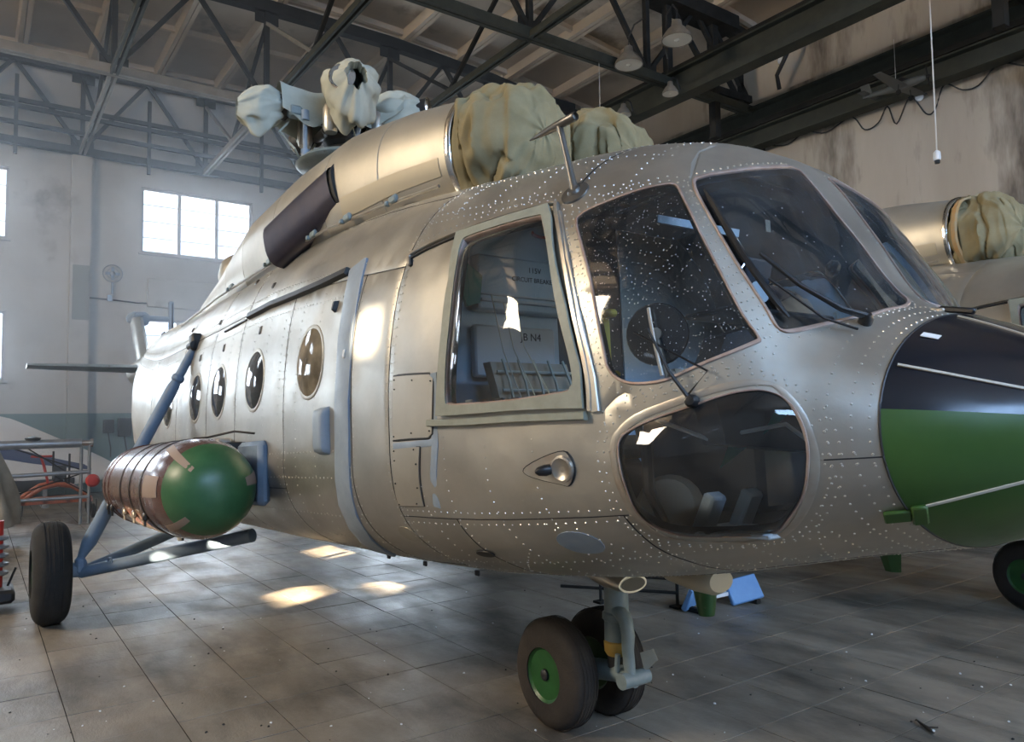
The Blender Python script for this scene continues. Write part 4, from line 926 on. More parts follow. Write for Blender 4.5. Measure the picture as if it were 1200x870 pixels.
M['slab'] = world_mat(mat('ceiling_slab', (.40, .335, .265), .9, 0, (.52, .45, .365), .6, 8, .2, 10, None, 0, .06, c3=(.10, .085, .07), c3scale=.5, c3pos=(.56, .74)))
M['rib'] = world_mat(mat('ceiling_rib', (.50, .42, .33), .9, 0, (.57, .49, .39), .7, 8))
M['steel'] = mat('dark_steel', (.020, .019, .017), .9, 0, (.032, .030, .026), 4, spec=.15)
M['steel_green'] = mat('green_grey_steel', (.040, .042, .034), .85, 0, (.055, .056, .044), 4, spec=.2)
M['steel_pale'] = mat('dusty_pale_steel', (.20, .18, .155), .9, 0, (.27, .245, .21), 3, spec=.2)
M['white_frame'] = mat('window_frame_paint', (.42, .41, .40), .7)
M['pane'] = glass_mat('window_glass', (.92, .95, .97), .6, .08)
M['whitewash'] = mat('opaque_white_pane', (.8, .78, .72), .8)  # opaque pane of the added side window, passes no daylight
M['enamel'] = mat('lamp_enamel_grey', (.17, .15, .125), .6, .1, (.24, .21, .17), 6)
M['lamp_in'] = mat('lamp_inside', (.55, .52, .45), .4)
M['bulb'] = mat('lamp_bulb', (.7, .68, .6), .2)
M['wire'] = mat('wire_black', (.012, .012, .012), .6)
M['cord'] = mat('white_cord', (.62, .60, .55), .7)
M['orange'] = mat('orange_paint', (.36, .085, .03), .5, 0, (.42, .12, .05), 8, c3=(.12, .05, .03), c3scale=5)
M['white_wing'] = mat('white_wing_paint', (.52, .51, .49), .55, 0, (.60, .59, .57), 2)
M['navy'] = mat('navy_stripe', (.018, .025, .085), .5)
M['galv'] = mat('galvanised_tube', (.24, .25, .26), .4, .6, (.32, .33, .33), 8)
M['tarp'] = mat('tan_tarp', (.30, .25, .18), .9, 0, (.42, .36, .27), 4, bump=.2, bscale=30)
M['skyblue'] = mat('sky_blue_paint', (.13, .28, .55), .5, 0, (.17, .34, .60), 7)

def st(o, kind='structure'): o['kind'] = kind; return o
def wall_with_holes(name, origin, eu, ev, u0, u1, v0, v1, holes, th, m, parent=None):
    """wall in the plane origin+u*eu+v*ev with rectangular or polygon openings, thickness th along eu x ev"""
    pts = [(u0, v0), (u1, v0), (u1, v1), (u0, v1)]; E = [(0, 1), (1, 2), (2, 3), (3, 0)]; H = []
    for h in holes:
        b = len(pts); r = [(h[0], h[2]), (h[1], h[2]), (h[1], h[3]), (h[0], h[3])]; pts += r; E += [(b, b+1), (b+1, b+2), (b+2, b+3), (b+3, b)]; H.append(h)
    V, _, F, *_r = delaunay_2d_cdt([Vector(p) for p in pts], E, [], 1, 1e-6)
    F2 = []
    for f in F:
        cu, cv = sum(V[i].x for i in f)/len(f), sum(V[i].y for i in f)/len(f)
        if not any(h[0] < cu < h[1] and h[2] < cv < h[3] for h in H): F2.append(f)
    o_, eu, ev = Vector(origin), Vector(eu), Vector(ev)
    mb = MB(); mb.add([o_+eu*v.x+ev*v.y for v in V], F2); nrm = eu.cross(ev)
    me = bpy.data.meshes.new(name); me.from_pydata(mb.v, [], mb.f); bm = bmesh.new(); bm.from_mesh(me)
    r = bmesh.ops.extrude_face_region(bm, geom=bm.faces[:]); bmesh.ops.translate(bm, vec=nrm*th, verts=[e for e in r['geom'] if isinstance(e, bmesh.types.BMVert)])
    bmesh.ops.recalc_face_normals(bm, faces=bm.faces[:]); bm.to_mesh(me); bm.free(); finish(me, m, False)
    return link(bpy.data.objects.new(name, me), parent)
ZT = 11.2
wb = st(wall_with_holes('wall_back', (HX0, 0, 0), (0, 1, 0), (0, 0, 1), HY0-.4, HY1+.4, 0, ZT, [(yc-1.42, yc+1.42, z0, z1) for yc, z0, z1 in BACKWIN], -.4, M['plaster']))
for k in range(-2, 3):
    y = -.785+5.7*k
    if y-.3 > HY0 and y+.3 < HY1:
        MB().box((HX0+.11, y, 5.2), (.22, .43, 6.5)).build('pilaster', M['plaster'], wb, False)
        MB().box((HX0+.115, y, .97), (.235, .44, 1.94)).build('painted_dado', M['teal'], wb, False)
        MB().box((HX0+.225, y+.02, 4.9), (.012, .36, 1.35)).build('plaster_patch', mat('grey_patch', (.27, .28, .26), .9) if k == 0 else bpy.data.materials['grey_patch'], wb, False) if k == 0 else None
MB().box((HX0+.004, (HY0+HY1)/2, .97), (.010, HY1-HY0-.02, 1.94)).build('painted_dado', M['teal'], wb, False)
MB().box((HX0+.05, 2.0, 5.05), (.1, 2.5, .75), None, .02).build('plaster_panel', M['plaster'], wb, False)
for i, (yc, z0, z1) in enumerate(BACKWIN):
    w = MB()
    for zz in (z0+.03, z1-.03): w.box((HX0-.12, yc, zz), (.10, 2.84, .07))
    for yy in (yc-1.39, yc+1.39): w.box((HX0-.12, yy, (z0+z1)/2), (.10, .07, z1-z0))
    wo = st(w.build('window_%d' % (i+1), M['white_frame'], None, False))
    for yy in (yc-.48, yc+.48): MB().box((HX0-.12, yy, (z0+z1)/2), (.08, .09, z1-z0-.12)).build('mullion', M['white_frame'], wo, False)
    for j in (1, 2, 3): MB().box((HX0-.12, yc, z0+(z1-z0)*j/4), (.03, 2.74, .022)).build('glazing_bar', M['white_frame'], wo, False)
    for c in range(3):
        MB().box((HX0-.125, yc+(c-1)*.96, (z0+z1)/2), (.006, .86, z1-z0-.14)).build('pane', M['pane'], wo, False)
    MB().box((HX0+.03, yc, z0-.03), (.14, 2.95, .05)).build('sill', M['white_frame'], wo, False)
wr = st(wall_with_holes('wall_right', (0, HY1, 0), (1, 0, 0), (0, 0, 1), HX0, HX1, 0, ZT, [], -.4, M['stained']))
MB().box((-2, HY1-.004, .9), (31, .008, 1.8)).build('painted_dado', M['teal'], wr, False)
# starboard wall, unseen: an added opaque-paned window and openings cut to aim sun patches
def sun_hole(p, wx, wz):
    s_ = (p[1]-(HY0-.05))/SUN_D.y; q = Vector(p)-SUN_D*s_; return (q.x-wx/2, q.x+wx/2, q.z-wz/2, q.z+wz/2)
SH = [sun_hole((-3.98, -.20, 0), .62, .17), sun_hole((-3.82, .72, 0), .62, .16), sun_hole((-6.1, 1.0, 0), .8, .17), sun_hole((-.15, -1.22, 2.12), .26, .22)]
wl = st(wall_with_holes('wall_left', (0, HY0, 0), (1, 0, 0), (0, 0, 1), HX0, HX1, 0, ZT, [(xc-2, xc+2, WZ0, WZ1) for xc in FILLWIN]+SH, .1, M['plaster']))
for i, xc in enumerate(FILLWIN):  # frame and pane of the added window, behind its fill lamp
    hs = []
    w = MB()
    for zz in (WZ0+.04, WZ1-.04): w.box((xc, HY0-.1, zz), (4, .12, .08))
    for xx in (-1.96, -.67, .67, 1.96): w.box((xc+xx, HY0-.1, (WZ0+WZ1)/2), (.08, .12, WZ1-WZ0))
    wo = st(w.build('window_%d' % (i+21), M['white_frame'], None, False))
    wall_with_holes('pane', (0, HY0-.1, 0), (1, 0, 0), (0, 0, 1), xc-1.98, xc+1.98, WZ0, WZ1, hs, .01, M['whitewash'], wo)
wf = st(wall_with_holes('wall_front', (HX1, 0, 0), (0, 1, 0), (0, 0, 1), HY0-.4, HY1+.4, 0, ZT, [(-1.0, 7.6, -.01, 5.2), (-8, 8, 7.7, 9.5)], .4, M['plaster']))
# ------------------------------------------------------------------ floor tiles
fl = st(MB().box(((HX0+HX1)/2, (HY0+HY1)/2, -.11), (HX1-HX0+.8, HY1-HY0+.8, .2)).build('floor', M['dirt'], None, False))
TS = .5; tiles = []
for i in range(-32, 36):
    for j in range(-24, 26):
        x, y = -3.33+.25+TS*i, -1.33+.25+TS*j
        if not (HX0+.2 < x < HX1-.2 and HY0+.2 < y < HY1-.2): continue
        d = Vector((x, y, 0))-CAM; dep = d.dot(v_); px = 600+FPX*d.dot(R_)/dep if dep > .3 else -999; py = 435-FPX*d.dot(U_)/dep if dep > .3 else -999
        vis = dep > .3 and -40 < px < 1240 and py < 900
        tiles.append((not vis, dep, x, y))
tiles.sort()
tm = MB(); g = TS/2-.0026; b_ = g-.0007
tm.add([(-g, -g, -.02), (g, -g, -.02), (g, g, -.02), (-g, g, -.02), (-g, -g, -.002), (g, -g, -.002), (g, g, -.002), (-g, g, -.002), (-b_, -b_, 0), (b_, -b_, 0), (b_, b_, 0), (-b_, b_, 0)],
       [(0, 1, 5, 4), (1, 2, 6, 5), (2, 3, 7, 6), (3, 0, 4, 7), (4, 5, 9, 8), (5, 6, 10, 9), (6, 7, 11, 10), (7, 4, 8, 11), (8, 9, 10, 11)])
proto = None; rest = MB(); rt = random.Random(5)
for k, (nv, dep, x, y) in enumerate(tiles):
    dz = rt.uniform(-.0016, .0); rx, ry = rt.uniform(-.003, .003), rt.uniform(-.003, .003)
    if k < 300:
        if proto is None: proto = tm.build('floor_tile', M['tile'], fl, False); proto.data.materials.append(M['dirt']); proto.data.polygons.foreach_set('material_index', [1]*4+[0]*5); o = proto; o.location = (x, y, dz)
        else: o = inst(proto, 'floor_tile', fl, (x, y, dz), (rx, ry, 0))
    else: rest.add([(vx+x, vy+y, vz+dz+rx*vy) for vx, vy, vz in tm.v], tm.f[8:])
rest.build('floor_tiles', M['tile'], fl, False)['kind'] = 'stuff'
# ------------------------------------------------------------------ ceiling slabs on roof trusses
def zr(y): return float(np.interp(y, [HY0, 4.5, 8.0, HY1], [10.35, 10.75, 10.55, 10.15]))
cl = st(MB().grid(lambda u, v: Vector((HX0-.4+(HX1-HX0+.8)*u, HY0-.4+(HY1-HY0+.8)*v, zr(HY0-.4+(HY1-HY0+.8)*v)+.32)), 1, 24).build('ceiling', M['slab'], None, False, solid=.1))
TRX = [-17.75, -12.5, -7.0, -1.5, 4.0, 9.5]
bays = [(TRX[i], TRX[i+1]) for i in range(5)]+[(9.5, 14.0)]
SW = 1.5; slab_me = {}
for (xa, xb) in bays:
    for j in range(17):
        y0, y1 = HY1-SW*(j+1), HY1-SW*j
        if y1 < HY0+.2: continue
        y0 = max(y0, HY0)
        z0, z1 = zr(y0), zr(y1); dz = (z0+z1)/2
        s_ = MB(); L = xb-xa-.02; hw = (y1-y0)/2-.008
        s_.box((0, 0, .26), (L, 2*hw, .06))
        so = s_.build('roof_slab', M['slab'], cl, False); so.location = ((xa+xb)/2, (y0+y1)/2, dz); so.rotation_euler = (atan2(z1-z0, y1-y0), 0, 0)
        for sgn in (-1, 1): MB().loft([[Vector((x_, sgn*hw-sgn*a, z_)) for a, z_ in ((0, .0), (.09, .0), (.13, .24), (0, .24))] for x_ in (-L/2, L/2)]).build('slab_rib', M['rib'], so, False)
        if xb < 2:
            for q in (-.5, 0, .5): MB().box((q*(L-.2), 0, .17), (.1, 2*hw-.2, .14)).build('cross_rib', M['rib'], so, False)
NODES = [-12.3, -9.5, -6.6, -3.7, -.8, 2.1, 5.0, 7.9, 10.8]
def member(mb_pts, w, h, name, m, parent):
    p0, p1 = mb_pts; d = Vector(p1)-Vector(p0); up = (0, 0, 1) if abs(d.normalized().z) < .95 else (1, 0, 0)
    o = MB().beam(p0, p1, w, h, up); return o.build(name, m, parent, False)
for ti, X in enumerate(TRX[:5]):
    T = thing('roof_truss', ['steel roof truss against the far wall', 'steel roof truss with pale lower chord behind the rotor head', 'greenish steel roof truss crossing above the engine cover', 'steel roof truss overhead, above the cockpit', 'steel roof truss behind the camera'][ti], 'truss', (X, 0, 0), kind='structure')
    cm = M['steel_pale'] if ti == 1 else (M['steel_green'] if ti == 2 else M['steel'])
    for s in (-1, 1):
        member(((s*.055, HY0, 8.4), (s*.055, HY1, 8.4)), .085, .17, 'lower_chord', cm, T)
    ys = [HY0]+NODES+[HY1]
    for a, b in zip(ys[:-1], ys[1:]):
        member(((0, a, zr(a)-.14), (0, b, zr(b)-.14)), .20, .26, 'upper_chord', M['steel'], T)
    for i, y in enumerate(NODES):
        member(((0, y, 8.4), (0, y, zr(y)-.2)), .10, .10, 'post', M['steel'], T)
        MB().box((0, y, 8.5), (.02, .5, .36)).build('gusset_plate', M['steel'], T, False); MB().box((0, y, zr(y)-.36), (.02, .5, .3)).build('gusset_plate', M['steel'], T, False)
        if i:
            a = NODES[i-1]; mid = (a+y)/2
            member(((0, a, 8.45), (0, mid, zr(mid)-.2)), .085, .085, 'diagonal', M['steel'], T); member(((0, y, 8.45), (0, mid, zr(mid)-.2)), .085, .085, 'diagonal', M['steel'], T)
# ties along the hangar between the trusses
tie_names = {-3.7: 'nearest the left edge', -.8: 'above the wall pilaster', 2.1: 'running to the far wall behind the rotor head', 5.0: 'crossing behind the tan engine cover', 7.9: 'carrying the hanging lamps'}
for y in (-3.7, -.8, 2.1, 5.0):
    T = thing('roof_tie', 'steel roof tie ' + tie_names[y], 'beam', (0, y, 0), kind='structure')
    for i in range(3):
        xa, xb = TRX[i], TRX[i+1]; m_ = M['steel_pale'] if i == 0 and y in (-.8, 2.1) else M['steel_green']
        for s in (-1, 1): member(((xa+.06, s*.05, 8.36), (xb-.06, s*.05, 8.36)), .05, .12, 'tie_angle', m_, T)
    for i in range(2):
        xa, xb = TRX[i], TRX[i+1]; xm = (xa+xb)/2
        member(((xa, 0, 10.2), (xm, 0, 8.42)), .07, .07, 'brace', M['steel'] if y != 2.1 else M['steel_pale'], T); member(((xb, 0, 10.2), (xm, 0, 8.42)), .07, .07, 'brace', M['steel'], T)
# end-wall girder of the far wall (two rails and struts)
T = thing('wind_girder', 'faint steel girder with rails high on the far wall', 'girder', (HX0+.55, 0, 0), kind='structure')
for z in (8.75, 9.15, 9.3): member(((0, HY0, z), (0, HY1, z)), .08, .10, 'rail', M['steel'], T)
for k in range(-4, 4):
    y = .66+2.85*k; member(((0, y, 8.0), (0, y, 9.9)), .08, .08, 'strut', M['steel'], T)
# crane runway: inner girder, wall girder and brackets
C1 = thing('crane_girder', 'long green-grey crane girder hanging below the ceiling lamps', 'girder', (0, 8.5, 0), kind='structure')
g_ = MB(); g_.ibeam((HX0, 0, 8.24), (HX1, 0, 8.24), .30, .56, .035); g_.build('web_and_flanges', M['steel_green'], C1, False)
member(((HX0, -.02, 8.58), (HX1, -.02, 8.58)), .09, .12, 'rail', M['steel'], C1); member(((HX0, -.16, 8.02), (HX1, -.16, 8.02)), .03, .14, 'edge_angle', M['steel_green'], C1)
C2 = thing('wall_crane_beam', 'double steel crane beam on brackets along the stained right wall', 'girder', (0, HY1-.32, 0), kind='structure')
g_ = MB(); g_.ibeam((HX0, 0, 7.72), (HX1, 0, 7.72), .34, .40, .035); g_.build('lower_beam', M['steel_green'], C2, False)
g_ = MB(); g_.ibeam((HX0, .02, 8.22), (HX1, .02, 8.22), .40, .36, .035); g_.build('upper_beam', M['steel_green'], C2, False)
member(((HX0, -.16, 7.98), (HX1, -.16, 7.98)), .08, .10, 'rail', M['steel'], C2)
MB().box((-2, .16, 8.5), (32, .3, .14)).build('concrete_ledge', M['stained'], C2, False)
for k in range(7):
    X = TRX[k] if k < 6 else 13
    MB().beam((X, -.1, 7.45), (X, .30, 7.0), .12, .12).box((X, .25, 7.5), (.3, .12, .7)).build('bracket', M['steel'], C2, False)
for ti, X in enumerate(TRX[:5]):
    H = thing('crane_hanger', 'dark steel hanger joining the crane girders ' + ['at the far wall', 'near the far wall', 'beside the hanging lamps', 'above the windscreen', 'behind the camera'][ti], 'bracket', (X, 8.5, 0), kind='structure')
    member(((0, 0, 8.4), (0, 0, 10.3)), .14, .14, 'hanger_post', M['steel'], H); member(((.0, .1, 8.55), (.0, 2.6, 8.65)), .14, .16, 'cross_beam', M['steel'], H)
    member(((.0, 1.4, 7.55), (.0, 1.4, 10.2)), .17, .17, 'hanger_post', M['steel'], H); member(((0, 2.55, 8.6), (0, 1.5, 9.9)), .10, .10, 'brace', M['steel'], H); member(((0, .1, 10.1), (0, 1.4, 8.7)), .09, .09, 'brace', M['steel'], H)
    MB().box((0, .8, 10.15), (.5, 2.4, .3)).build('bearing_block', M['steel'], H, False)
MB().path([(-6.2, HY1-.35, 8.60), (-6.15, HY1-.5, 8.85), (-5.9, HY1-.5, 9.2), (-5.6, HY1-.45, 9.75)], .045, 8).build('conduit_pipe', M['wire'], wr)
# ------------------------------------------------------------------ lamps
def lamp(loc, r, h, label, arm):
    L = thing('pendant_lamp', label, 'lamp', loc, group='hangar pendant lamps')
    MB().lathe([(.02, h), (r*.30, h*.97), (r*.36, h*.70), (r*.62, h*.52), (r*.92, h*.2), (r, 0), (r*.97, .0), (r*.88, h*.19), (r*.58, h*.48), (r*.3, h*.6), (.01, h*.62)], (0, 0, 0), (0, 0, 1), 28).build('shade', M['enamel'], L, sharp=45)
    MB().lathe([(r*.93, .005), (r*.84, h*.17), (r*.54, h*.45), (r*.2, h*.55)], (0, 0, 0), (0, 0, 1), 28).build('reflector', M['lamp_in'], L, sharp=45)
    MB().lathe([(0, -h*.05), (r*.18, 0), (r*.26, h*.15), (r*.2, h*.32), (r*.1, h*.5)], (0, 0, 0), (0, 0, 1), 18).build('bulb', M['bulb'], L)
    MB().path([(0, 0, h)]+[Vector(p) for p in arm], .016, 8).build('hanger_arm', M['wire'], L)
    return L
lamp((-5.45, 7.05, 8.22), .27, .36, 'large grey pendant lamp at the top of the picture, above the crane girder', [(0, .02, .55), (-.12, .05, .72), (-.32, .1, .62), (-.42, .15, .2), (-.42, .2, -.1)])
lamp((-6.65, 7.05, 8.25), .27, .36, 'large grey pendant lamp partly hidden behind the greenish roof truss', [(0, .02, .55), (.12, .05, .75), (.3, .1, .8)])
lamp((-6.55, 8.05, 7.90), .16, .25, 'small bell-shaped pendant lamp in front of the crane girder', [(0, .08, .36), (0, .2, .34), (0, .285, .15)])
lamp((-7.85, 8.05, 7.92), .16, .25, 'small bell-shaped pendant lamp just above the tan engine cover', [(0, .08, .36), (0, .2, .34), (0, .285, .15)])
# ------------------------------------------------------------------ wires, sensor, model aeroplane on the right wall
def at_y(px, py, Y):
    d = (v_+R_*((px-600)/FPX)-U_*((py-435)/FPX)); return CAM+d*((Y-CAM.y)/d.y)
cab = [(80,640),(160,635),(240,580),(330,582),(440,515),(500,570),(560,540),(600,468),(640,545),(700,428),(770,500),(810,480),(850,372),(930,395),(1000,375),(1090,282),(1200,288),(1320,292)]
pts = [tuple(at_y(880+x/3.75, y/3.75, HY1-.06)) for x, y in cab]
tag(MB().path(smooth_poly(pts, 5, False), .014, 6).build('wall_cable', M['wire']), 'wavy black cable sagging along the stained right wall', 'cable')
sp = at_y(1098, 181, 9.0)
sn = thing('hanging_sensor', 'small white sensor hanging on a thin cord before the stained wall', 'sensor', sp)
MB().path([(0, 0, .06), (.005, 0, 2.5), (0, 0, zr(9.0)+.3-sp.z)], .010, 6).build('cord', M['cord'], sn)
MB().lathe([(0, -.1), (.05, -.09), (.055, -.05), (.05, .03), (.02, .06), (0, .065)], (0, 0, 0), (0, 0, 1), 16).build('sensor_body', M['tape'], sn); MB().lathe([(.035, -.14), (.04, -.08)], (0, 0, 0), (0, 0, 1), 12).build('sensor_socket', M['wire'], sn)
tag(MB().path([(-7.0, 6.62, 8.33), (-7.0, 6.62, 7.4), (-7.0, 6.62, 6.6)], .006, 5).build('light_pull', M['cord']), 'thin pale pull string hanging from the greenish truss above the engine cover', 'string')
mp = at_y(1050, 103, HY1-.75)
PLN = thing('model_aeroplane', 'grey low-wing model aeroplane hung below the wall crane beam', 'model', mp)
MPM = mat('model_grey', (.075, .078, .072), .6)
MB().loft([[Vector((x, w*cos(2*pi*k/16), z+h*sin(2*pi*k/16))) for k in range(16)] for x, w, z, h in ((-.62, .012, .04, .02), (-.3, .05, .02, .05), (0, .08, 0, .075), (.35, .075, 0, .07), (.5, .05, 0, .05), (.54, .01, 0, .01))]).build('fuselage', MPM, PLN)
MB().loft([[Vector((x, w*cos(pi*k/10), .05+h*sin(pi*k/10))) for k in range(11)] for x, w, h in ((-.25, .02, .01), (-.1, .06, .09), (.12, .065, .10), (.28, .03, .02))]).build('canopy', M['black'], PLN)
MB().loft([[Vector((.12+dx*c, y, -.05+.06*abs(y)+dz)) for dx, dz in ((.12, 0), (.06, .018), (-.12, .004), (-.12, -.004), (.06, -.010))] for y, c in ((-.85, .6), (-.4, .9), (0, 1), (.4, .9), (.85, .6))]).build('wing', MPM, PLN)
MB().loft([[Vector((-.52+dx, y, .05+dz)) for dx, dz in ((.07, 0), (.03, .008), (-.07, 0), (.03, -.008))] for y in (-.26, 0, .26)]).build('tailplane', MPM, PLN); MB().loft([[Vector((-.53+dx-.25*z, y, .05+z)) for dx, y in ((.09, 0), (.03, .008), (-.09, 0), (.03, -.008))] for z in (0, .22)]).build('tail_fin', MPM, PLN)
MB().box((.56, 0, 0), (.012, .03, .36), Matrix.Rotation(.35, 3, 'X'), .004).lathe([(.035, 0), (.03, .04), (0, .08)], (.54, 0, 0), (1, 0, 0), 12).build('propeller', M['steel'], PLN)
for s in (-1, 1): MB().tube((.15, s*.2, -.04), (.15, s*.22, -.17), .008, None, 6).lathe([(.0, -.015), (.045, -.012), (.05, 0), (.045, .012), (0, .015)], (.15, s*.22, -.19), (0, 1, 0), 16).build('wheel_leg', M['steel'], PLN)
MB().tube((0, 0, .07), (0, 0, .9), .005, None, 5).build('hanging_line', M['cord'], PLN)
for i, (px, py) in enumerate(((916, 71), (1078, 114))):
    p = at_y(px, py, HY1-.03-(.42 if i == 0 else 0)); tag(MB().lathe([(.0, 0), (.075, .005), (.08, .03), (.05, .06), (0, .065)], p, (0, -1, 0), 16).build('wall_button', M['tape']), ['small white round fitting on the dark conduit beside the crane girder', 'small pale round fitting on the wall under the model aeroplane'][i], 'fitting')
# ------------------------------------------------------------------ back-wall fittings
def at_x(px, py, X):
    d = (v_+R_*((px-600)/FPX)-U_*((py-435)/FPX)); return CAM+d*((X-CAM.x)/d.x)
fp = at_x(132, 321, HX0+.08); fn_ = thing('wall_fan', 'round wall fan on the far plaster wall below the window', 'fan', fp)
MB().path([(.03, .22*cos(2*pi*k/28), .22*sin(2*pi*k/28)) for k in range(28)], .014, 6, True).path([(.05, .13*cos(2*pi*k/28), .13*sin(2*pi*k/28)) for k in range(28)], .008, 6, True).build('guard', M['galv'], fn_)
for k in range(4): MB().box((.02, .09*cos(k*pi/2), .09*sin(k*pi/2)), (.01, .15, .07), Matrix.Rotation(k*pi/2, 3, 'X'), .003).build('blade', M['bluegrey'], fn_)
MB().lathe([(.06, -.06), (.06, .04), (.03, .06), (0, .062)], (0, 0, 0), (1, 0, 0), 16).box((-.03, 0, -.36), (.05, .05, .3), None, .01).box((-.03, -.05, -.62), (.05, .12, .16), None, .01).build('motor', M['galv'], fn_)
for i, (px, py, w, h) in enumerate(((127, 500, .24, .33), (146, 501, .30, .46))):
    p = at_x(px, py, HX0+.1); b = thing('switch_box', ['small dark switch box on the teal wall band', 'larger dark switch box beside the tail on the teal wall band'][i], 'box', p)
    MB().box((0, 0, 0), (.16, w, h), None, .015).build('case', M['dark'], b); MB().box((.085, 0, .0), (.012, w*.85, h*.85), None, .004).build('door', M['wire'], b); MB().path([(0, 0, -h/2), (.0, .03, -h/2-.2), (0, .06, -h/2-.35), (0, .06, -h/2-.6)], .015, 6).build('cable', M['wire'], b)
tag(MB().path([at_x(*q, HX0+.03) for q in ((104, 349), (135, 352), (160, 355), (195, 357), (222, 359))], .02, 6).build('wall_wire', M['wire']), 'thin dark wire running along the far wall above the tail fin', 'wire')
# ------------------------------------------------------------------ ground equipment on the left
p0 = at_x(65, 575, -12.6); DC = thing('cart', 'orange low hand cart with curved frame and small wheels', 'cart', (-12.6, p0.y, 0))
for x in (-.35, .35):
    MB().path([(x, -.52, .36), (x, -.40, .46), (x, -.22, .58), (x, 0, .62), (x, .22, .58), (x, .40, .46), (x, .52, .36)], .035, 8).build('curved_frame', M['orange'], DC)
    MB().beam((x, -.55, .33), (x, .55, .33), .06, .07).build('side_rail', M['orange'], DC, False)
for y in (-.5, -.17, .17, .5): MB().beam((-.38, y, .33), (.38, y, .33), .06, .06).build('cross_rail', M['orange'], DC, False)
for y in (-.56, .56):
    for x in (-.35, .35):
        MB().lathe([(0, -.035), (.08, -.035), (.125, -.02), (.125, .02), (.08, .035), (0, .035)], (x, y, .125), (0, 1, 0), 20).build('wheel', M['rubber'], DC); MB().box((x, y-.05, .22), (.05, .012, .22)).box((x, y+.05, .22), (.05, .012, .22)).build('wheel_fork', M['dark'], DC, False)
MB().path([(.2, -.12, .6), (.24, -.2, .95), (.26, -.25, 1.12)], .022, 8).tube((.26, -.40, 1.12), (.26, -.08, 1.12), .02).build('tow_handle', M['red'], DC)
MB().box((.1, .05, .80), (.2, .2, .3), None, .02).build('jack_body', M['dark'], DC); MB().beam((.1, .2, .6), (.1, .2, 1.15), .03, .05).beam((.1, -.05, .7), (.1, -.05, 1.2), .03, .04).build('jack_post', M['steel'], DC, False)
RF = thing('tube_frame', 'grey metal tube frame standing before the white wing', 'frame', (-11.4, 0, 0))
MB().tube((0, -4.2, 1.34), (0, -1.32, 1.36), .075).build('top_boom', M['galv'], RF); MB().tube((0, -1.55, 1.36), (0, -1.17, 1.36), .05).lathe([(.03, 0), (.075, .01), (.075, .05), (.03, .06)], (0, -1.2, 1.36), (0, 1, 0), 14).build('boom_end', M['chrome'], RF)
MB().tube((0, -4.2, .82), (0, -1.2, .87), .035).tube((0, -4.2, .45), (0, -1.2, .45), .03).build('lower_rail', M['galv'], RF)
for y in (-1.32, -1.20): MB().tube((0, y, 0), (0, y, 1.36), .026).build('upright', M['galv'], RF)
for a, b in (((0, -2.1, 1.3), (0, -1.5, .86)), ((0, -2.3, 1.3), (0, -1.3, .90)), ((0, -2.4, 1.32), (0, -3.2, .85)), ((0, -1.7, .82), (0, -1.2, .5)), ((0, -1.2, .88), (0, -2.4, .5))): MB().tube(a, b, .012, None, 6).build('bracing_tube', M['steel'], RF)
MB().lathe([(.0, 0), (.10, .02), (.12, .06), (.0, .09)], (.0, -2.02, 1.40), (0, 0, 1), 18).build('boom_knob', M['dark'], RF)
MB().lathe([(0, -.05), (.08, -.04), (.11, 0), (.08, .04), (0, .05)], (.05, -1.15, .72), (1, 0, 0), 18).build('red_cap', M['red'], RF)
WG = thing('aircraft_wing', 'white wing panel with a navy stripe leaning behind the tube frame', 'wing', (-15.2, 0, 0))
def wing_pt(u, v, off=0):
    y = -4.6+4.4*u; zt_ = float(np.interp(u, [0, .4, .55, .9, 1], [2.3, 1.98, 1.80, 1.02, .75])); zb_ = float(np.interp(u, [0, .6, 1], [.25, .30, .55]))
    z = zb_+(zt_-zb_)*v; bulge = .12*sin(pi*v)**.7; return Vector((bulge+off+.25*(1-v), y, z))
w_ = MB(); w_.grid(lambda u, v: wing_pt(u, v), 24, 14); w_.build('wing_skin', M['white_wing'], WG, solid=.05)
w_ = MB(); w_.grid(lambda u, v: wing_pt(.25+.62*u, .50-.10*u+(.20-.06*u)*v*(1 if u < .98 else .2), .012), 20, 4); w_.build('navy_stripe', M['navy'], WG, solid=.006)
w_ = MB(); w_.grid(lambda u, v: wing_pt(.3+.5*u, .02+.16*v, .012), 12, 3); w_.build('dark_lower_edge', M['dark'], WG, solid=.006)
for y in (-3.8, -1.6): MB().beam((.2, y, 0), (.22, y, .5), .08, .08).box((.22, y, .03), (.5, .12, .06)).build('trestle', M['galv'], WG, False)
tp = hp = at_x(10, 620, -10.6)
TC_ = thing('covered_machine', 'machine draped in a wrinkled tan tarpaulin at the left picture edge', 'machine', (-9.6, -2.75, 0))
rings = []
for i in range(15):
    f = i/14; z = .30+1.05*f; rr_ = .52*(1-.55*f**1.5)
    rings.append([Vector((rr_*1.2*cos(2*pi*k/48)*(1+.10*noise.noise(Vector((cos(2*pi*k/48)*2.5, sin(2*pi*k/48)*2.5, z*2)))+.05*sin(9*2*pi*k/48+z*3)), rr_*sin(2*pi*k/48)*(1+.14*noise.noise(Vector((cos(2*pi*k/48)*2.5+9, sin(2*pi*k/48)*2.5, z*2)))+.05*sin(9*2*pi*k/48+z*3)), z+.03*noise.noise(Vector((k*.3, z*2, 0))))) for k in range(48)])
MB().loft(rings).build('tarpaulin', M['tarp'], TC_, sharp=75)
MB().box((0, 0, .16), (.6, .55, .32), None, .03).build('base', M['dark'], TC_)
RM = thing('red_jack', 'red and grey wheeled jack cut off by the left picture edge', 'jack', (-5.15, -2.62, 0))
MB().tube((0, 0, .12), (0, 0, .80), .06).build('red_column', M['red'], RM); MB().box((0, .0, .14), (.5, .3, .12), None, .03).build('foot', M['dark'], RM)
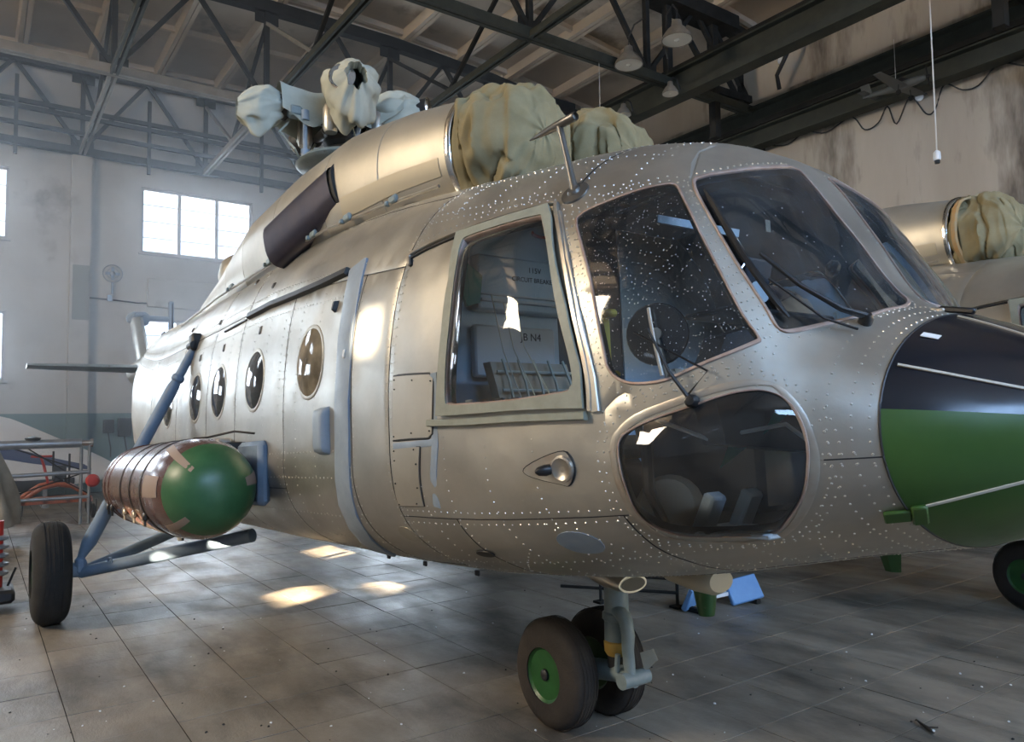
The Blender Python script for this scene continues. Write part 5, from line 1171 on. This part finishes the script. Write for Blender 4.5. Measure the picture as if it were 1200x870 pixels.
for k in range(5): MB().lathe([(.05, 0), (.085, .015), (.085, .035), (.05, .05)], (0, .02, .30+.08*k), (0, 0, 1), 16).build('spring_coil', M['galv'], RM)
MB().tube((0, .1, .2), (0, .16, .36), .01, None, 6).build('lever', M['wire'], RM)
# ------------------------------------------------------------------ blue stand and low rail under the nose
BS = thing('blue_stand', 'sky-blue folding step stand on the floor behind the nose wheels', 'stand', (-1.15, 2.55, 0))
for c, r in (((-.05, -.22, .13), .5), ((.05, .28, .12), -.5)):
    MB().box(c, (.05, .34, .22), Matrix.Rotation(r, 3, 'Y') @ Matrix.Rotation(r*.5, 3, 'Z'), .01).build('blue_panel', M['skyblue'], BS)
MB().box((0, .02, .10), (.04, .2, .03)).build('white_bar', M['tape'], BS, False)
for y in (-.3, .36): MB().box((0, y, .02), (.3, .05, .04)).build('foot', M['steel'], BS, False)
LR = thing('low_rail', 'low dark metal rail standing between nose wheels and blue stand', 'rail', (-1.6, 2.1, 0))
for x, y in ((-.3, -.25), (.25, .15)): MB().tube((x, y, 0), (x, y, .26), .014, None, 8).box((x, y, .01), (.1, .1, .02)).build('rail_post', M['steel'], LR)
for z in (.13, .25): MB().tube((-.6, -.47, z), (.25, .15, z), .014, None, 8).build('rail_bar', M['steel'], LR)
# ------------------------------------------------------------------ small litter on the floor
rl = random.Random(11); lt = MB(); ld = MB()
for k in range(150):
    px, py = rl.uniform(10, 1190), rl.uniform(690, 868); d = (v_+R_*((px-600)/FPX)-U_*((py-435)/FPX)); q = CAM+d*(-CAM.z/d.z); r = rl.uniform(.003, .009)
    (lt if rl.random() < .5 else ld).lathe([(0, 0), (r, r*.2), (r*.7, r*.9), (0, r)], (q.x, q.y, 0), (rl.uniform(-.3, .3), rl.uniform(-.3, .3), 1), 6)
o = lt.build('debris', M['tape']); tag(o, 'pale crumbs and grit scattered over the floor tiles', 'debris', kind='stuff')
o = ld.build('debris', M['wire']); tag(o, 'dark bits of dirt scattered over the floor tiles', 'debris', kind='stuff')
tw = Vector((1.13, 1.42, .008)); tag(MB().path([tw, tw+Vector((.05, -.05, .006)), tw+Vector((.10, -.07, .0)), tw+Vector((.15, -.12, .004))], [.004, .007, .01, .004], 6).path([tw+Vector((.08, -.06, 0)), tw+Vector((.13, -.03, .006))], .004, 5).build('twig', mat('twig_brown', (.04, .03, .022), .9)), 'dry brown twig lying on the bare floor at lower right', 'twig')
# ------------------------------------------------------------------ haze volume in the far hangar, standing in for lens glare too
hz = bpy.data.materials.new('haze_and_glare'); hz.use_nodes = True; hn = hz.node_tree; hn.nodes.remove(hn.nodes['Principled BSDF'])
vs_ = hn.nodes.new('ShaderNodeVolumeScatter'); vs_.inputs['Color'].default_value = (.88, .94, 1, 1); vs_.inputs['Density'].default_value = .022; vs_.inputs['Anisotropy'].default_value = .55
hn.links.new(vs_.outputs[0], hn.nodes['Material Output'].inputs['Volume'])
ho = MB().box((-13.1, (HY0+10.6)/2+.05, 4.9), (8.8, 10.6-HY0-.1, 9.7)).build('haze_and_glare', hz, None, False); tag(ho, 'pale haze before the far windows, standing in partly for lens glare', 'haze', kind='stuff')
